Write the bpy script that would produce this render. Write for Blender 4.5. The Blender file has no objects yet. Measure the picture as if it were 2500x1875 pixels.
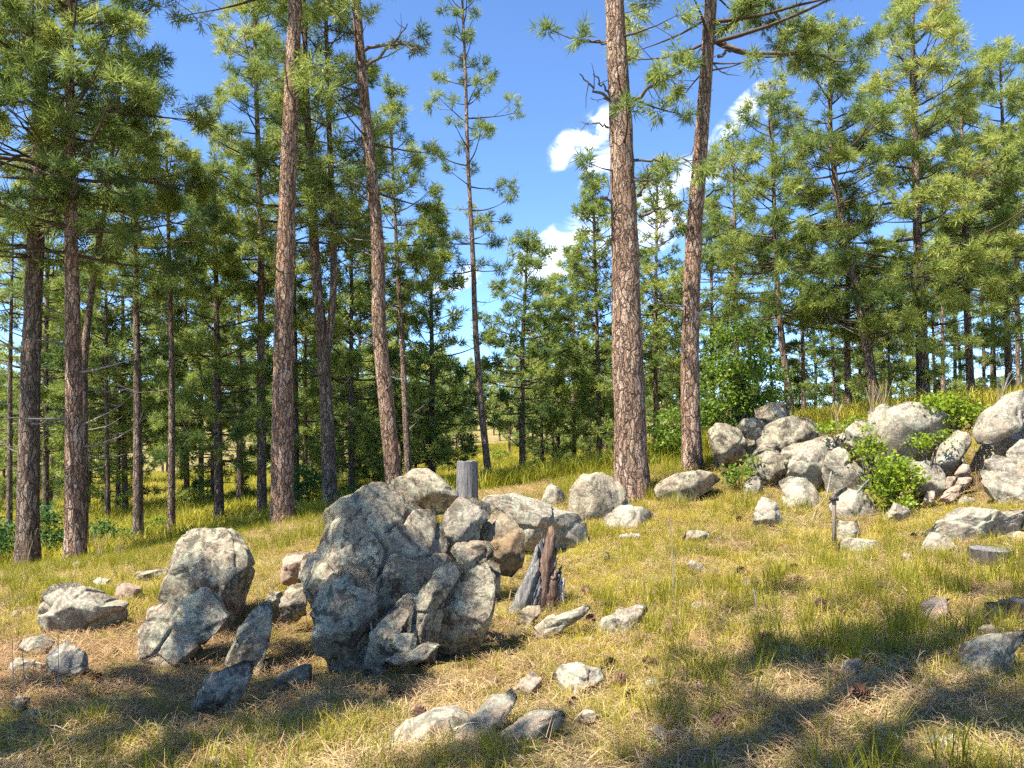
import bpy, math, random
import numpy as np
from mathutils import Vector, Matrix

# ------------------------------------------------------------------ camera, sky, sun, exposure
SC = bpy.context.scene
COL = SC.collection
R = math.radians
EYE = 1.6
PITCH = R(2.93)
FX = 1805.0                      # focal length in photograph pixels (2500 wide)
cam_d = bpy.data.cameras.new("camera")
cam_d.sensor_width = 36.0
cam_d.lens = 36.0 * FX / 2500.0
cam_d.clip_end = 6000
cam = bpy.data.objects.new("camera", cam_d)
COL.objects.link(cam)
cam.location = (0, 0, EYE)
cam.rotation_euler = (R(90) + PITCH, 0, 0)
SC.camera = cam

SUN_EL = R(60)
SUN_AZ = (-0.80, -0.60)          # horizontal direction towards the sun: behind the camera's left shoulder
_l = math.hypot(*SUN_AZ)
SUNV = Vector((SUN_AZ[0] / _l * math.cos(SUN_EL), SUN_AZ[1] / _l * math.cos(SUN_EL), math.sin(SUN_EL)))
sun_d = bpy.data.lights.new("sun", 'SUN')
sun_d.energy = 5.0
sun_d.angle = R(0.53)
sun_d.color = (1.0, 0.945, 0.84)
sun = bpy.data.objects.new("sun", sun_d)
COL.objects.link(sun)
sun.rotation_euler = SUNV.to_track_quat('Z', 'Y').to_euler()

SC.view_settings.view_transform = 'Standard'
SC.view_settings.look = 'None'
SC.view_settings.gamma = 1.0
SC.view_settings.use_curve_mapping = False
SC.view_settings.exposure = 1.5
SC.cycles.max_bounces = 4
SC.cycles.diffuse_bounces = 2
SC.cycles.glossy_bounces = 2
SC.cycles.transmission_bounces = 3
SC.cycles.transparent_max_bounces = 4
SC.cycles.use_denoising = False
SC.cycles.use_adaptive_sampling = True
SC.cycles.adaptive_threshold = 0.04
SC.cycles.caustics_reflective = False
SC.cycles.caustics_refractive = False
SC.cycles.sample_clamp_indirect = 4.0


def ray(px, py):
    """world direction (forward component 1 along +Y) through a pixel of the photograph"""
    u = (px - 1250.0) / FX
    v = -(py - 937.5) / FX
    c, s = math.cos(PITCH), math.sin(PITCH)
    dy, dz = c - v * s, s + v * c
    return np.array([u / dy, 1.0, dz / dy])


def P(px, py, d):
    return np.array([0, 0, EYE]) + ray(px, py) * d


class NT:
    """short node-tree writer"""
    def __init__(s, tree):
        s.t = tree
        s.n = tree.nodes
        s.n.clear()

    def add(s, typ, inp=None, **kw):
        nd = s.n.new(typ)
        for k, v in kw.items():
            setattr(nd, k, v)
        for k, v in (inp or {}).items():
            sock = nd.inputs[k]
            if isinstance(v, bpy.types.NodeSocket):
                s.t.links.new(v, sock)
            else:
                sock.default_value = v
        return nd

    def math(s, op, a, b=0.0, c=0.0, clamp=False):
        return s.add('ShaderNodeMath', {0: a, 1: b, 2: c}, operation=op, use_clamp=clamp).outputs[0]

    def vmath(s, op, a, b=(0, 0, 0)):
        nd = s.add('ShaderNodeVectorMath', {0: a, 1: b}, operation=op)
        return nd.outputs['Value'] if op in ('DOT_PRODUCT', 'LENGTH', 'DISTANCE') else nd.outputs['Vector']

    def ramp(s, fac, stops, interp='LINEAR'):
        nd = s.add('ShaderNodeValToRGB', {0: fac})
        cr = nd.color_ramp
        cr.interpolation = interp
        while len(cr.elements) < len(stops):
            cr.elements.new(0.5)
        for e, (p, c) in zip(cr.elements, stops):
            e.position = p
            e.color = (c[0], c[1], c[2], 1) if not isinstance(c, (int, float)) else (c, c, c, 1)
        return nd.outputs[0]

    def mix(s, fac, a, b, blend='MIX'):
        nd = s.add('ShaderNodeMix', data_type='RGBA', blend_type=blend)
        for i, v in ((0, fac), (6, a), (7, b)):
            if isinstance(v, bpy.types.NodeSocket):
                s.t.links.new(v, nd.inputs[i])
            elif i == 0:
                nd.inputs[0].default_value = v
            else:
                nd.inputs[i].default_value = (v[0], v[1], v[2], 1)
        return nd.outputs[2]

    def noise(s, vec, scale, detail=3.0, rough=0.55, dist=0.0):
        return s.add('ShaderNodeTexNoise', {'Vector': vec, 'Scale': scale, 'Detail': detail, 'Roughness': rough, 'Distortion': dist}).outputs[0]


world = bpy.data.worlds.new("World")
SC.world = world
world.use_nodes = True
w = NT(world.node_tree)
sky = w.add('ShaderNodeTexSky', sky_type='NISHITA', sun_disc=False)
sky.sun_elevation = SUN_EL
sky.sun_rotation = math.atan2(SUNV.x, SUNV.y)
sky.altitude = 2000
sky.air_density = 0.8
sky.dust_density = 0.0
sky.ozone_density = 4.0
gen = w.add('ShaderNodeTexCoord').outputs['Generated']
# small fair-weather clouds: (azimuth and height through a photograph pixel, half width, half height, tilt, strength)
CLOUDS = [(1425, 335, .066, .026, .62, 1.0), (1470, 405, .050, .022, .8, .95), (1800, 285, .060, .016, .8, .85), (1885, 252, .020, .010, 1.2, .7),
          (1400, 600, .11, .04, .45, .95), (1640, 500, .08, .05, .7, .9), (1100, 680, .07, .02, .2, .6), (470, 830, .12, .02, .0, .8),
          (-2600, 300, .5, .2, .1, 1.0), (5200, 200, .4, .15, .2, 1.0)]
cl = None
nz1 = w.noise(w.vmath('MULTIPLY', gen, (1.0, 1.0, 1.5)), 19.0, 7.0, .66, .9)
for (cx, cy, a, b, tilt, st) in CLOUDS:
    f = Vector(ray(cx, cy)).normalized()
    rt = f.cross(Vector((0, 0, 1))).normalized()
    up = rt.cross(f)
    A = rt * math.cos(tilt) + up * math.sin(tilt)
    B = up * math.cos(tilt) - rt * math.sin(tilt)
    eul = Matrix((A, f, B)).transposed().to_euler()
    mp = w.add('ShaderNodeMapping', {0: gen, 1: tuple(f), 2: tuple(eul), 3: (a, .4, b)}, vector_type='TEXTURE')
    m = w.math('MULTIPLY_ADD', w.vmath('LENGTH', mp.outputs[0]), -st, st)
    cl = m if cl is None else w.math('MAXIMUM', cl, m)
cl = w.math('MAXIMUM', cl, 0.0)
dens = w.math('MULTIPLY', w.math('SQRT', cl), w.math('MULTIPLY_ADD', nz1, 3.9, -1.45, clamp=True))
dens = w.ramp(dens, [(0.06, 0), (0.85, 1)], 'EASE')
skyc = w.mix(1.0, sky.outputs[0], (0.70, 0.81, 0.90), 'MULTIPLY')
shade = w.ramp(nz1, [(.35, (4.4, 4.7, 5.1)), (.62, (6.0, 6.0, 6.0))])
colr = w.mix(dens, skyc, shade)
bg = w.add('ShaderNodeBackground', {0: colr, 1: 0.15})
out = w.add('ShaderNodeOutputWorld', {0: bg.outputs[0]})


# ------------------------------------------------------------------ noise and mesh helpers
def _hash(ix, iy, iz, seed):
    h = (ix.astype(np.int64) * 374761393 + iy.astype(np.int64) * 668265263 + iz.astype(np.int64) * 2147483647 + seed * 974711) & 0xFFFFFFFF
    h = ((h ^ (h >> 13)) * 1274126177) & 0xFFFFFFFF
    h = ((h ^ (h >> 16)) * 2246822519) & 0xFFFFFFFF
    return ((h ^ (h >> 15)) & 0xFFFFFF) / float(0xFFFFFF) * 2 - 1


def vnoise(p, seed=0):
    p = np.asarray(p, dtype=np.float64)
    i = np.floor(p).astype(np.int64)
    f = p - i
    f = f * f * f * (f * (f * 6 - 15) + 10)
    r = 0
    for dx in (0, 1):
        wx = f[:, 0] if dx else 1 - f[:, 0]
        for dy in (0, 1):
            wy = f[:, 1] if dy else 1 - f[:, 1]
            for dz in (0, 1):
                wz = f[:, 2] if dz else 1 - f[:, 2]
                r = r + wx * wy * wz * _hash(i[:, 0] + dx, i[:, 1] + dy, i[:, 2] + dz, seed)
    return r


def fbm(p, oct=4, seed=0, gain=0.5, ridged=False):
    a, s, t = 1.0, 0, 0
    p = np.asarray(p, dtype=np.float64)
    for o in range(oct):
        n = vnoise(p * (2.03 ** o) + 17.3 * o, seed + o)
        s = s + a * ((1 - 2 * np.abs(n)) if ridged else n)
        t += a
        a *= gain
    return s / t


def mesh(name, V, F, attrs=None, smooth=False, mats=(), mat_idx=None):
    """V (n,3), F list of index arrays (m,3) or (m,4)"""
    me = bpy.data.meshes.new(name)
    V = np.asarray(V, dtype=np.float32)
    if not isinstance(F, (list, tuple)):
        F = [F]
    F = [np.asarray(f, dtype=np.int32) for f in F if len(f)]
    nl = sum(f.size for f in F)
    npol = sum(len(f) for f in F)
    me.vertices.add(len(V))
    me.vertices.foreach_set('co', V.ravel())
    me.loops.add(nl)
    me.polygons.add(npol)
    me.loops.foreach_set('vertex_index', np.concatenate([f.ravel() for f in F]))
    cnt = np.concatenate([np.full(len(f), f.shape[1], dtype=np.int32) for f in F])
    st = np.concatenate([[0], np.cumsum(cnt)[:-1]]).astype(np.int32)
    me.polygons.foreach_set('loop_start', st)
    if smooth:
        me.polygons.foreach_set('use_smooth', np.ones(npol, dtype=bool))
    for m in mats:
        me.materials.append(m)
    if mat_idx is not None:
        me.polygons.foreach_set('material_index', np.asarray(mat_idx, dtype=np.int32))
    for k, v in (attrs or {}).items():
        a = me.attributes.new(k, 'FLOAT', 'POINT')
        a.data.foreach_set('value', np.asarray(v, dtype=np.float32))
    me.update(calc_edges=True)
    return me


def link(name, data, parent=None, loc=(0, 0, 0), rot=(0, 0, 0), scale=None):
    o = bpy.data.objects.new(name, data)
    COL.objects.link(o)
    o.location = loc
    o.rotation_euler = rot
    if scale is not None:
        o.scale = scale
    if parent is not None:
        o.parent = parent
    return o


def tag(o, label=None, cat=None, group=None, kind=None):
    for k, v in (('label', label), ('category', cat), ('group', group), ('kind', kind)):
        if v:
            o[k] = v
    return o


def tubes(paths, radii, sides):
    """list of polylines (k,3) with radii (k,) -> V, F (quads)"""
    Vs, Fs, off = [], [], 0
    ang = np.linspace(0, 2 * np.pi, sides, endpoint=False)
    ca, sa = np.cos(ang), np.sin(ang)
    for pts, rad in zip(paths, radii):
        k = len(pts)
        t = np.gradient(pts, axis=0)
        t /= np.linalg.norm(t, axis=1, keepdims=True) + 1e-9
        ref = np.array([0.31, 0.95, 0.05]) if abs(t[0, 2]) > 0.7 else np.array([0, 0, 1.0])
        u = np.cross(t, ref)
        u /= np.linalg.norm(u, axis=1, keepdims=True) + 1e-9
        v = np.cross(t, u)
        ring = pts[:, None] + rad[:, None, None] * (u[:, None] * ca[None, :, None] + v[:, None] * sa[None, :, None])
        Vs.append(ring.reshape(-1, 3))
        i = np.arange(k - 1)[:, None] * sides + np.arange(sides)[None]
        j = np.arange(k - 1)[:, None] * sides + (np.arange(sides)[None] + 1) % sides
        q = np.stack([i, j, j + sides, i + sides], -1).reshape(-1, 4) + off
        Fs.append(q)
        off += k * sides
    if not Vs:
        return np.zeros((0, 3)), np.zeros((0, 4), int)
    return np.concatenate(Vs), np.concatenate(Fs)


# ------------------------------------------------------------------ materials
def material(name):
    m = bpy.data.materials.new(name)
    m.use_nodes = True
    return m, NT(m.node_tree)


def finish(nt, col, rough=0.85, bump=None, strength=0.5, dist=0.01, spec=0.3):
    b = nt.add('ShaderNodeBsdfPrincipled', {'Base Color': col, 'Roughness': rough, 'Specular IOR Level': spec})
    if bump is not None:
        bn = nt.add('ShaderNodeBump', {'Height': bump, 'Strength': strength, 'Distance': dist})
        nt.t.links.new(bn.outputs[0], b.inputs['Normal'])
    nt.add('ShaderNodeOutputMaterial', {0: b.outputs[0]})


def mat_leafy(name, stops, trans=0.45, rough=0.5, rnd=0.25, spec=0.25):
    """leaf / needle / blade: reflecting and letting light through; colour by the tint attribute, varied per object"""
    m, nt = material(name)
    tint = nt.add('ShaderNodeAttribute', attribute_name='tint').outputs['Fac']
    oi = nt.add('ShaderNodeObjectInfo').outputs['Random']
    f = nt.math('ADD', tint, nt.math('MULTIPLY_ADD', oi, rnd, -rnd / 2), clamp=True)
    c = nt.ramp(f, stops)
    b = nt.add('ShaderNodeBsdfPrincipled', {'Base Color': c, 'Roughness': rough, 'Specular IOR Level': spec})
    t = nt.add('ShaderNodeBsdfTranslucent', {'Color': c})
    mx = nt.add('ShaderNodeMixShader', {0: trans, 1: b.outputs[0], 2: t.outputs[0]})
    nt.add('ShaderNodeOutputMaterial', {0: mx.outputs[0]})
    return m


M_NEEDLE = mat_leafy('pine_needles', [(0, (.07, .125, .038)), (.35, (.19, .255, .06)), (.7, (.36, .41, .09)), (.93, (.50, .51, .15)), (1, (.48, .36, .13))], .45, .5, .2, .25)
M_LEAF = mat_leafy('broad_leaves', [(0, (.07, .125, .015)), (.5, (.18, .27, .03)), (1, (.31, .39, .06))], .5, .45, .1)
M_FERN = mat_leafy('shrub_leaves', [(0, (.12, .2, .015)), (.5, (.25, .34, .025)), (1, (.40, .46, .05))], .5, .45, .1)
M_BUSH = mat_leafy('low_bush_leaves', [(0, (.03, .085, .02)), (.5, (.075, .165, .04)), (1, (.14, .24, .07))], .45, .45, .15)
M_GRASS = mat_leafy('green_grass', [(0, (.12, .14, .010)), (.5, (.28, .28, .020)), (1, (.45, .40, .045))], .45, .5, .4)
M_YGRASS = mat_leafy('yellow_grass', [(0, (.30, .26, .018)), (.5, (.50, .42, .04)), (1, (.66, .53, .12))], .4, .5, .4)
M_STRAW = mat_leafy('dry_straw', [(0, (.24, .16, .075)), (.5, (.46, .335, .17)), (1, (.62, .49, .28))], .25, .6, .4)
M_LITTER = mat_leafy('fallen_needles', [(0, (.13, .07, .035)), (.5, (.33, .19, .09)), (1, (.50, .34, .18))], .15, .6, .4)


def mat_bark():
    m, nt = material('ponderosa_bark')
    oc = nt.add('ShaderNodeTexCoord').outputs['Object']
    wn = nt.add('ShaderNodeTexNoise', {'Vector': oc, 'Scale': 5.0, 'Detail': 3.0}).outputs['Color']
    wv = nt.vmath('ADD', oc, nt.vmath('SCALE', nt.vmath('SUBTRACT', wn, (.5, .5, .5))))
    nt.n[-1].inputs
    sc = nt.add('ShaderNodeVectorMath', {0: nt.vmath('SUBTRACT', wn, (.5, .5, .5))}, operation='SCALE')
    sc.inputs['Scale'].default_value = 0.16
    wv = nt.vmath('ADD', oc, sc.outputs[0])
    mp = nt.vmath('MULTIPLY', wv, (1.0, 1.0, 0.17))
    vd = nt.add('ShaderNodeTexVoronoi', {'Vector': mp, 'Scale': 19.0}, feature='DISTANCE_TO_EDGE').outputs['Distance']
    vc = nt.add('ShaderNodeTexVoronoi', {'Vector': mp, 'Scale': 19.0}, feature='F1').outputs['Color']
    mp2 = nt.vmath('MULTIPLY', wv, (1.0, 1.0, 0.3))
    vd2 = nt.add('ShaderNodeTexVoronoi', {'Vector': mp2, 'Scale': 42.0}, feature='DISTANCE_TO_EDGE').outputs['Distance']
    plate = nt.math('MULTIPLY', nt.ramp(vd, [(.01, 0), (.11, 1)]), nt.ramp(vd2, [(.0, .55), (.10, 1)]))
    n1 = nt.noise(oc, 38.0, 4.0, .7)
    n2 = nt.noise(oc, 2.2, 3.0)
    g = nt.add('ShaderNodeSeparateColor', {0: vc}).outputs[0]
    base = nt.ramp(nt.math('MULTIPLY_ADD', g, .55, nt.math('MULTIPLY', n1, .5)), [(.15, (.22, .12, .072)), (.5, (.43, .265, .17)), (.85, (.60, .42, .30))])
    grey = nt.ramp(nt.math('MULTIPLY_ADD', g, .5, nt.math('MULTIPLY', n1, .5)), [(.1, (.10, .074, .056)), (.55, (.24, .185, .14)), (.9, (.42, .345, .275))])
    oi = nt.add('ShaderNodeObjectInfo')
    sepc = nt.add('ShaderNodeSeparateColor', {0: oi.outputs['Color']})
    k = nt.math('ADD', sepc.outputs[0], nt.math('MULTIPLY_ADD', n2, .9, -.45), clamp=True)
    c = nt.mix(k, grey, base)
    c = nt.mix(nt.math('SUBTRACT', 1.0, plate), c, (.075, .05, .037))
    h = nt.math('MULTIPLY_ADD', n1, .3, plate)
    finish(nt, c, .92, h, 1.0, .022, .15)
    return m


M_BARK = mat_bark()


def mat_twig():
    m, nt = material('branch_bark')
    oc = nt.add('ShaderNodeTexCoord').outputs['Object']
    n = nt.noise(oc, 22.0, 3.0, .6)
    k = nt.add('ShaderNodeObjectInfo').outputs['Color']
    sepc = nt.add('ShaderNodeSeparateColor', {0: k})
    c = nt.mix(sepc.outputs[1], nt.ramp(n, [(.3, (.045, .033, .025)), (.7, (.13, .095, .07))]), nt.ramp(n, [(.3, (.16, .14, .12)), (.7, (.36, .33, .30))]))
    finish(nt, c, .9, n, .4, .01, .15)
    return m


M_TWIG = mat_twig()


def mat_rock(name, base, dark, lichen, warm, lk=.5, dk=.5, wk=.3):
    """granite: grain, pale lichen crusts, black lichen patches, rusty stain"""
    m, nt = material(name)
    oc = nt.add('ShaderNodeTexCoord').outputs['Object']
    rnd = nt.add('ShaderNodeObjectInfo').outputs['Random']
    off = nt.add('ShaderNodeCombineXYZ', {0: nt.math('MULTIPLY', rnd, 37.0), 1: nt.math('MULTIPLY', rnd, 91.0), 2: 0.0}).outputs[0]
    p = nt.vmath('ADD', oc, off)
    grain = nt.noise(p, 38.0, 5.0, .8)
    mid = nt.noise(p, 7.0, 8.0, .70, .8)
    big = nt.noise(p, 2.4, 4.0, .6, .8)
    c = nt.mix(nt.ramp(grain, [(.38, 0), (.62, 1)]), tuple(x * .5 for x in base), tuple(min(1, x * 1.35) for x in base))
    c = nt.mix(nt.math('MULTIPLY', nt.ramp(big, [(.47, 0), (.60, 1)]), wk), c, warm)
    lm = nt.math('MULTIPLY', nt.ramp(mid, [(.49, 0), (.535, 1)]), lk)
    lcol = nt.mix(nt.ramp(grain, [(.38, 0), (.62, 1)]), tuple(x * .55 for x in lichen), tuple(min(1, x * 1.3) for x in lichen))
    c = nt.mix(lm, c, lcol)
    mid2 = nt.noise(nt.vmath('ADD', p, (13.1, 4.2, 8.8)), 5.5, 9.0, .78, .5)
    dm = nt.math('MULTIPLY', nt.ramp(mid2, [(.515, 0), (.555, 1)]), dk)
    c = nt.mix(dm, c, dark)
    h = nt.math('ADD', nt.math('MULTIPLY', grain, .3), nt.math('MULTIPLY', mid, .9))
    finish(nt, c, .93, h, .75, .03, .2)
    return m


ROCKM = {
    'pale': mat_rock('pale_lichen_granite', (.31, .265, .20), (.09, .076, .058), (.35, .345, .25), (.31, .215, .135), .7, .6, .5),
    'grey': mat_rock('grey_lichen_granite', (.285, .235, .165), (.06, .05, .037), (.37, .355, .24), (.27, .185, .115), .7, .75, .4),
    'dark': mat_rock('dark_lichen_granite', (.25, .205, .145), (.045, .038, .028), (.36, .345, .235), (.23, .165, .10), .7, .8, .35),
    'ochre': mat_rock('broken_ochre_granite', (.24, .18, .11), (.08, .06, .038), (.30, .27, .19), (.27, .16, .07), .45, .5, .5),
    'pink': mat_rock('pinkish_granite', (.38, .28, .205), (.13, .09, .065), (.37, .335, .26), (.40, .25, .155), .35, .4, .6),
}


def mat_ground():
    m, nt = material('forest_floor')
    oc = nt.add('ShaderNodeTexCoord').outputs['Object']
    n1 = nt.noise(oc, .7, 6.0, .65)
    n2 = nt.noise(oc, 14.0, 6.0, .75)
    n3 = nt.noise(oc, 70.0, 4.0, .8)
    litter = nt.ramp(n3, [(.3, (.075, .045, .026)), (.55, (.22, .145, .08)), (.8, (.42, .31, .18))])
    turf = nt.ramp(nt.math('MULTIPLY_ADD', n2, .5, nt.math('MULTIPLY', n3, .5)), [(.3, (.10, .09, .025)), (.5, (.26, .22, .06)), (.75, (.42, .36, .13))])
    c = nt.mix(nt.ramp(nt.math('MULTIPLY_ADD', n2, .3, nt.math('MULTIPLY', n1, .8)), [(.45, 0), (.62, 1)]), litter, turf)
    finish(nt, c, .95, nt.math('ADD', n2, n3), .8, .03, .1)
    return m


def mat_wood(name, a, b, c3):
    m, nt = material(name)
    oc = nt.add('ShaderNodeTexCoord').outputs['Object']
    st = nt.vmath('MULTIPLY', oc, (1, 1, .07))
    n = nt.noise(st, 60.0, 5.0, .7, .3)
    n2 = nt.noise(oc, 5.0, 4.0, .6)
    c = nt.ramp(n, [(.28, a), (.5, b), (.72, c3)])
    c = nt.mix(nt.ramp(n2, [(.5, 0), (.75, .6)]), c, a)
    finish(nt, c, .9, n, .9, .02, .15)
    return m


M_GREYWOOD = mat_wood('weathered_grey_wood', (.05, .045, .04), (.19, .18, .17), (.38, .36, .33))
M_REDWOOD = mat_wood('rotting_red_wood', (.05, .03, .022), (.19, .115, .08), (.36, .26, .195))
M_DARKWOOD = mat_wood('dark_old_wood', (.025, .02, .018), (.085, .07, .06), (.2, .17, .15))
M_PALEWOOD = mat_wood('bleached_wood', (.2, .17, .14), (.42, .38, .33), (.62, .58, .52))
M_STAKE = mat_wood('stake_wood', (.12, .09, .06), (.28, .22, .15), (.42, .34, .24))

# ------------------------------------------------------------------ the ground
# (photograph pixel of a point of the ground, its distance) -> smooth surface through all of them
GP = [(1250, 1875, 3.3), (0, 1875, 3.8), (2500, 1875, 2.95), (600, 1875, 3.55), (1900, 1875, 3.1),
      (120, 1700, 4.9), (450, 1690, 5.2), (850, 1655, 5.5), (1100, 1600, 5.7), (1400, 1500, 6.4), (1420, 1350, 8.2), (1500, 1250, 10.2), (1250, 1290, 9.2),
      (2000, 1500, 5.6), (2000, 1350, 7.6), (2200, 1300, 8.2), (2460, 1360, 6.6), (2450, 1520, 4.9), (1700, 1380, 7.5), (1700, 1600, 5.1), (1750, 1230, 10.0),
      (1850, 1200, 10.5), (2080, 1250, 9.4), (2300, 1220, 9.3), (2480, 1200, 8.9), (2000, 1060, 13.0), (2250, 1010, 14.0), (2480, 990, 13.5), (1850, 1100, 13.0), (1700, 1145, 12.6),
      (150, 1480, 7.8), (480, 1430, 8.4), (0, 1500, 7.6), (66, 1395, 12.4), (184, 1375, 12.0), (690, 1288, 12.5), (560, 1315, 12.0), (337, 1345, 15), (980, 1240, 11.5), (800, 1262, 14),
      (1140, 1230, 11.5), (400, 1262, 22), (0, 1320, 19), (700, 1235, 22), (500, 1225, 32), (100, 1240, 34), (1000, 1200, 24), (1200, 1203, 25), (1200, 1165, 33), (1200, 1130, 48),
      (1250, 1092, 72), (1250, 1050, 110), (1300, 985, 170), (1640, 1160, 24), (1700, 1120, 34), (1550, 1165, 30), (2000, 1030, 24), (2300, 1005, 24), (2480, 1000, 24),
      (2300, 1045, 60), (1800, 1090, 60), (300, 1165, 75), (300, 1020, 170), (-600, 1200, 40), (-600, 1500, 8), (3200, 1000, 14), (3200, 1500, 5), (2300, 1030, 170), (800, 1150, 60)]
gpts = [P(*g) for g in GP] + [np.array(v, float) for v in
        [(0, 0, 0), (4, 0, .3), (-4, 0, -.35), (0, -6, -.2), (9, -4, .8), (-9, -4, -1), (-14, 3, -1.3), (14, 3, 1.6), (0, -40, -2), (60, -20, 4), (-60, -20, -5),
         (260, 120, 6), (-260, 120, 4), (0, 330, 12), (180, 300, 8), (-180, 300, 12), (0, -260, -4), (260, -200, 4), (-260, -200, -6)]]
GA = np.array(gpts)


def _phi(r2):
    return np.where(r2 > 1e-9, r2 * np.log(r2 + 1e-12), 0)


_n = len(GA)
_K = _phi(((GA[:, None, :2] - GA[None, :, :2]) ** 2).sum(-1)) + np.eye(_n) * 1.2
_Q = np.c_[np.ones(_n), GA[:, :2]]
_Aug = np.block([[_K, _Q], [_Q.T, np.zeros((3, 3))]])
_sol = np.linalg.solve(_Aug, np.r_[GA[:, 2], 0, 0, 0])


def Hs(x, y):
    x = np.atleast_1d(np.asarray(x, float))
    y = np.atleast_1d(np.asarray(y, float))
    rr = np.hypot(x, y)
    k = np.minimum(1, 290 / np.maximum(rr, 1e-6))
    xx, yy = x * k, y * k
    h = _sol[_n] + _sol[_n + 1] * xx + _sol[_n + 2] * yy
    for i in range(_n):
        h = h + _sol[i] * _phi((xx - GA[i, 0]) ** 2 + (yy - GA[i, 1]) ** 2)
    return h


def H(x, y):
    x = np.atleast_1d(np.asarray(x, float))
    y = np.atleast_1d(np.asarray(y, float))
    q = np.c_[x, y, np.zeros_like(x)]
    return Hs(x, y) + fbm(q * 1.1, 3, 5) * .05 + fbm(q * 4.5, 3, 9) * .03


def ground_hit(px, py, dmin=2.0, dmax=60):
    """distance at which the line of sight through a pixel meets the ground"""
    d = np.linspace(dmin, dmax, 700)
    r = ray(px, py)
    z = EYE + r[2] * d
    below = z < Hs(r[0] * d, d)
    i = int(np.argmax(below)) if below.any() else len(d) - 1
    return d[i]


N = 300
u = np.linspace(-1, 1, N)
gx = 4.0 * np.sinh(6.6 * u)
gy = 6.0 + 4.0 * np.sinh(6.6 * u)
X, Y = np.meshgrid(gx, gy)
hh = H(X.ravel(), Y.ravel())
idx = np.arange(N * N).reshape(N, N)
quads = np.stack([idx[:-1, :-1], idx[:-1, 1:], idx[1:, 1:], idx[1:, :-1]], -1).reshape(-1, 4)
me = mesh('ground', np.c_[X.ravel(), Y.ravel(), hh], quads, smooth=True, mats=[mat_ground()])
ground = tag(link('ground', me), kind='structure')

# ------------------------------------------------------------------ rocks
ICO = {}


def ico(level):
    if level in ICO:
        return ICO[level]
    t = (1 + 5 ** .5) / 2
    V = np.array([(-1, t, 0), (1, t, 0), (-1, -t, 0), (1, -t, 0), (0, -1, t), (0, 1, t), (0, -1, -t), (0, 1, -t), (t, 0, -1), (t, 0, 1), (-t, 0, -1), (-t, 0, 1)], float)
    V /= np.linalg.norm(V[0])
    F = np.array([(0, 11, 5), (0, 5, 1), (0, 1, 7), (0, 7, 10), (0, 10, 11), (1, 5, 9), (5, 11, 4), (11, 10, 2), (10, 7, 6), (7, 1, 8), (3, 9, 4), (3, 4, 2), (3, 2, 6), (3, 6, 8), (3, 8, 9), (4, 9, 5), (2, 4, 11), (6, 2, 10), (8, 6, 7), (9, 8, 1)])
    for _ in range(level):
        n = len(V)
        e = np.sort(np.concatenate([F[:, [0, 1]], F[:, [1, 2]], F[:, [2, 0]]]), 1)
        ue, inv = np.unique(e, axis=0, return_inverse=True)
        inv = inv.ravel()
        mid = V[ue[:, 0]] + V[ue[:, 1]]
        mid /= np.linalg.norm(mid, axis=1, keepdims=True)
        m = len(F)
        a, b, c = n + inv[:m], n + inv[m:2 * m], n + inv[2 * m:]
        F = np.concatenate([np.c_[F[:, 0], a, c], np.c_[F[:, 1], b, a], np.c_[F[:, 2], c, b], np.c_[a, b, c]])
        V = np.concatenate([V, mid])
    ICO[level] = (V, F)
    return ICO[level]


ROCK_FOOT = []
CROPS = {7: (0, 1250, .377), 8: (833, 1250, .377), 9: (1666, 1250, .377), 'm': (700, 1150, .3074), 'c': (1050, 1020, .3571), 'o': (2080, 960, .4412), 'f': (1720, 960, .3781), 'b': (350, 1240, .1808), 't': (1440, 700, .3255), 'n': (0, 0, 1.0)}


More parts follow.
